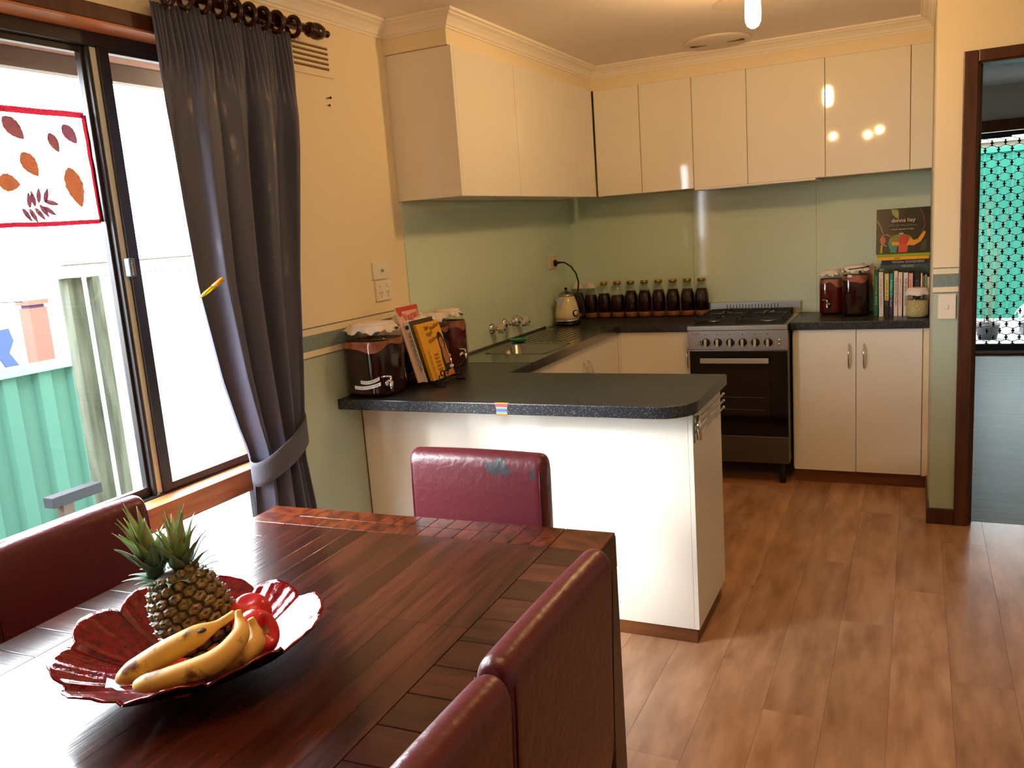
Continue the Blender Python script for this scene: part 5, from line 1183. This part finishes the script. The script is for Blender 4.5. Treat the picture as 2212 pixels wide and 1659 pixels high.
for row in range(10):
    z = 0.010+0.0158*row; r, sl = prad(z); cnt = 14
    for k in range(cnt):
        a = 2*PI*(k+0.5*(row % 2)+0.12*row)/cnt
        s_ = r/0.068
        if fr0 is None:
            mb = MB(); hx = [(cos(PI/3*q+PI/6), sin(PI/3*q+PI/6)) for q in range(6)]
            vs = [(x*0.0150, y*0.0105, -0.003) for x, y in hx]+[(x*0.0128, y*0.0088, 0.0022) for x, y in hx]+[(x*0.0066, y*0.0044, 0.0046) for x, y in hx]+[(0, -0.001, 0.0036), (0.0, 0.0035, 0.0078)]
            fs = [(q, (q+1) % 6, 6+(q+1) % 6, 6+q) for q in range(6)]+[(6+q, 6+(q+1) % 6, 12+(q+1) % 6, 12+q) for q in range(6)]+[(12+q, 12+(q+1) % 6, 18) for q in (2, 3, 4, 5)]+[(12, 13, 19), (13, 14, 19), (14, 18, 19), (12, 18, 19)]
            mb.add(vs, fs, smooth=False); fr0 = mb.build('fruitlet', M_fruitlet, pn_, local=True); o = fr0
        else:
            o = fr0.copy(); COL.objects.link(o); o.parent = pn_
        nrm = Vector((cos(a)*cos(sl), sin(a)*cos(sl), -sin(sl))); tx = Vector((-sin(a), cos(a), 0)); ty = nrm.cross(tx)
        F = Matrix.Identity(4)
        for q in range(3): F[q][0] = tx[q]*s_; F[q][1] = ty[q]; F[q][2] = nrm[q]
        F.translation = Vector((r*cos(a)*0.985, r*sin(a)*0.985, z))
        Mw = PM @ F; Mw.translation = Mw.translation-W[pn_.name]
        o.matrix_local = Mw
def blade(base, dir0, L, wd, curl, mat):
    base = Vector(base); d = Vector(dir0).normalized(); side = d.cross(Vector((0, 0, 1)));
    side = side.normalized() if side.length > 0.05 else Vector((1, 0, 0)); n = 8; vs = []; p = base.copy()
    out = Vector((d.x, d.y, 0)); out = out.normalized() if out.length > 0.01 else Vector((1, 0, 0))
    for k in range(n+1):
        t = k/n; w_ = wd*(1-t)**0.75*(0.75+0.5*sin(PI*min(1, t*1.3)))
        nr = side.cross(d).normalized()
        vs += [p-side*w_, p-nr*w_*0.45, p+side*w_]
        d = (d+out*curl*0.16*t+Vector((0, 0, -1))*max(0, curl)*0.20*t*t).normalized(); p = p+d*L/n
    fs = []
    for k in range(n): b = 3*k; fs += [(b, b+1, b+4, b+3), (b+1, b+2, b+5, b+4)]
    return MB().add(vs, fs, smooth=True).build('leaf', mat, pn_, solid=0.0008)
ptop = PM @ Vector((0, 0, 0.155))
random.seed(11)
for k in range(16):   # collar
    a = 2*PI*k/16; d = dr*cos(a)+df*sin(a); blade(ptop+d*0.022-pax*0.006, d+pax*0.35, random.uniform(0.045, 0.07), 0.0115, 1.0, M_leafd)
for (c0, lean_, cnt) in ((-0.030, -0.36, 20), (0.022, 0.04, 22)):
    b0_ = ptop+dr*c0+pax*0.010
    for k in range(cnt):
        t = k/cnt; a = k*2.39996; d = dr*cos(a)+df*sin(a); spread = 0.75*(1-t)+0.12
        L_ = 0.055+0.034*t*random.uniform(0.8, 1.2)
        blade(b0_+d*0.013*(1-t)+Vector((0, 0, 0.040*t))+dr*lean_*0.02*t, Vector((0, 0, 1))+d*spread+dr*lean_, L_, 0.0142*(1-0.3*t), random.uniform(0.2, 1.0)*(1.2-t), M_leafg if t > 0.3 else M_leafd)
    MB().tube([b0_-pax*0.012, b0_+Vector((0, 0, 0.04))+dr*lean_*0.02], 0.012, 8, radii=[0.016, 0.007]).build('crown_core', M_leafd, pn_)
pb1 = MB().add([(0.835, -4.352, 0.821), (0.878, -4.352, 0.817), (0.882, -4.368, 0.822), (0.905, -4.372, 0.821), (0.900, -4.384, 0.828), (0.880, -4.378, 0.826), (0.874, -4.386, 0.829), (0.858, -4.372, 0.826)], [(0, 1, 2, 7), (2, 3, 4, 5), (2, 5, 6, 7)]).build('paper_scrap', M_bluepaper, solid=0.0006)
tag(pb1, 'torn scrap of pale blue paper at the front left of the fruit bowl', 'paper')
pb2 = MB().grid(lambda u, v: (0.895+0.030*u, -4.318+0.020*v-0.012*u, 0.812+0.006*sin(7*u+3*v)), 8, 6, smooth=False).build('paper_scrap', M_paper, solid=0.0006)
tag(pb2, 'crumpled white paper scrap between the two bananas', 'paper')

# ------------------------------------------------------------------ hall screen door and yard beyond
d2 = MB(); d2.box(2.44, 2.50, 3.90, 3.99, 0, 2.16); d2.box(3.40, 3.46, 3.90, 3.99, 0, 2.16); d2.box(2.50, 3.40, 3.90, 3.99, 2.06, 2.16)
d2o = struct(d2.build('door_2', M_arch, local=True)); bx('threshold', 2.44, 3.46, 3.86, 4.02, 0.0, 0.022, M_arch, d2o); bx('sill_strip', 2.5, 3.4, 3.90, 3.955, 0.022, 0.034, M_steel, d2o)
sd = thing('screen_door', 'black security screen door with a diamond lattice at the end of the hall', 'door', (2.95, 3.95, 0.035))
mb = MB(); mb.box(2.502, 2.54, 3.93, 3.965, 0.036, 2.055); mb.box(3.36, 3.398, 3.93, 3.965, 0.036, 2.055); mb.box(2.54, 3.36, 3.93, 3.965, 0.036, 0.10); mb.box(2.54, 3.36, 3.93, 3.965, 2.015, 2.055)
mb.build('frame', M_blkm, sd, bevel=0.003)
lt = MB(); CW, CH = 0.108, 0.062
def bar(x0, z0, x1, z1, wd=0.0048):
    dx, dz = x1-x0, z1-z0; q = math.hypot(dx, dz); nx, nz = -dz/q*wd/2, dx/q*wd/2
    vs = [(x0+nx, 3.944, z0+nz), (x0-nx, 3.944, z0-nz), (x1-nx, 3.944, z1-nz), (x1+nx, 3.944, z1+nz)]; vs += [(a, 3.950, c) for a, b, c in vs]
    lt.add(vs, [(0, 1, 2, 3), (7, 6, 5, 4), (0, 3, 7, 4), (1, 5, 6, 2)])
r = 0; z = 0.10
while z < 2.015:
    xo = 2.54+(CW/2 if r % 2 else 0); x = xo
    while x < 3.37:
        if x <= 3.36:
            lt.box(x-0.006, x+0.006, 3.942, 3.952, z-0.027, z+0.027); lt.box(x-0.014, x+0.014, 3.942, 3.952, z-0.007, z+0.007)
        for (dx, dz) in ((CW/2, CH), (-CW/2, CH)):
            xx = x+dx
            if 2.53 <= xx <= 3.37 and z+dz <= 2.03:
                bar(x, z+0.018, xx, z+dz-0.018 + 0.0); 
        x += CW
    z += CH; r += 1
lt.build('lattice', M_blkm, sd)['kind'] = 'stuff'
MB().tube([(3.36, 3.925, 1.0), (3.33, 3.90, 1.0), (3.27, 3.90, 1.0)], 0.008, 8).build('handle', M_chrome, sd)
bx('door_closer', 2.50, 2.80, 3.90, 3.93, 2.0, 2.05, M_blkm, sd)
struct(bx('trim_ground_yard', 0.5, 7, 4.1, 9.5, -0.14, -0.04, pm('yard_paving', C(84, 80, 78), 0.9), local=True))
vr = MB(); vr.box(1.6, 5.0, 4.1, 6.3, 2.30, 2.36)
struct(vr.build('trim_added_veranda_roof', M_render, local=True))  # opaque veranda roof out of view, added to cut daylight in the hall
yf = thing('yard_fence', 'bright turquoise-green steel fence across the yard beyond the screen door', 'fence', (3.2, 7.0, -0.04))
M_yf = pm('turquoise_fence', C(24, 72, 60), 0.6, spec=0.1)
for k in range(6):
    mb = MB(); x0 = 1.6+0.6*k
    for q in range(4):
        xx = x0+0.15*q; mb.add([(xx, 7.0, -0.04), (xx+0.10, 7.0, -0.04), (xx+0.10, 7.0, 2.0), (xx, 7.0, 2.0)], [(0, 1, 2, 3)]); mb.add([(xx+0.10, 7.0, -0.04), (xx+0.125, 6.97, -0.04), (xx+0.15, 7.0, -0.04), (xx+0.15, 7.0, 2.0), (xx+0.125, 6.97, 2.0), (xx+0.10, 7.0, 2.0)], [(0, 1, 4, 5), (1, 2, 3, 4)])
    mb.build('fence_panel', M_yf, yf)
bx('top_rail', 1.6, 5.2, 6.96, 7.03, 2.0, 2.06, M_yf, yf)
nh = thing('neighbour_roof', 'pale cream metal roof edge above the turquoise fence', 'roof', (3.4, 8.5, 0)); M_nr = pm('cream_roof', C(112, 106, 92), 0.7, spec=0.1)
bx('roof_sheet', 1.0, 6.2, 8.4, 9.2, 2.2, 2.65, M_nr, nh); bx('wall_panel', 1.0, 6.2, 8.6, 9.2, -0.04, 2.2, M_nr, nh)
pp = thing('potted_grass', 'dry grass stalks in a dark pot in the yard beyond the screen door', 'plant', (2.74, 5.2, -0.04))
MB().lathe([(0.09, 0), (0.12, 0.16), (0.125, 0.17), (0.11, 0.17), (0.10, 0.12)], (2.74, 5.2, -0.04), 20).build('pot', M_blkm, pp)
st_ = MB()
for k in range(26):
    a = random.random()*6.28; rr = random.uniform(0, 0.09); hh = random.uniform(0.7, 1.7); x0, y0 = 2.74+rr*cos(a), 5.2+rr*sin(a)
    st_.tube([(x0, y0, 0.08), (x0+random.uniform(-.08, .08)*0.5, y0, hh*0.5), (x0+random.uniform(-.2, .3), y0+random.uniform(-.1, .1), hh)], 0.0018, 4)
st_.build('stalks', pm('straw', C(70, 62, 36), 0.8), pp)['kind'] = 'stuff'
cv = thing('covered_mound', 'grey-blue covered outdoor seat in the sunny yard', 'outdoor seat', (3.35, 5.6, -0.04))
MB().grid(lambda u, v: (3.05+0.7*u, 5.4+0.5*v, 0.02+0.42*sin(PI*min(1, max(0, u*0.9+0.08)))**0.6*(0.7+0.3*sin(PI*v))+0.02*sin(14*u+5*v)), 24, 10).build('cover', pm('blue_grey_tarp', C(150, 164, 190), 0.6), cv, solid=0.01)
MB().box(3.1, 3.7, 5.45, 5.85, -0.04, 0.05).build('base', M_blkm, cv)
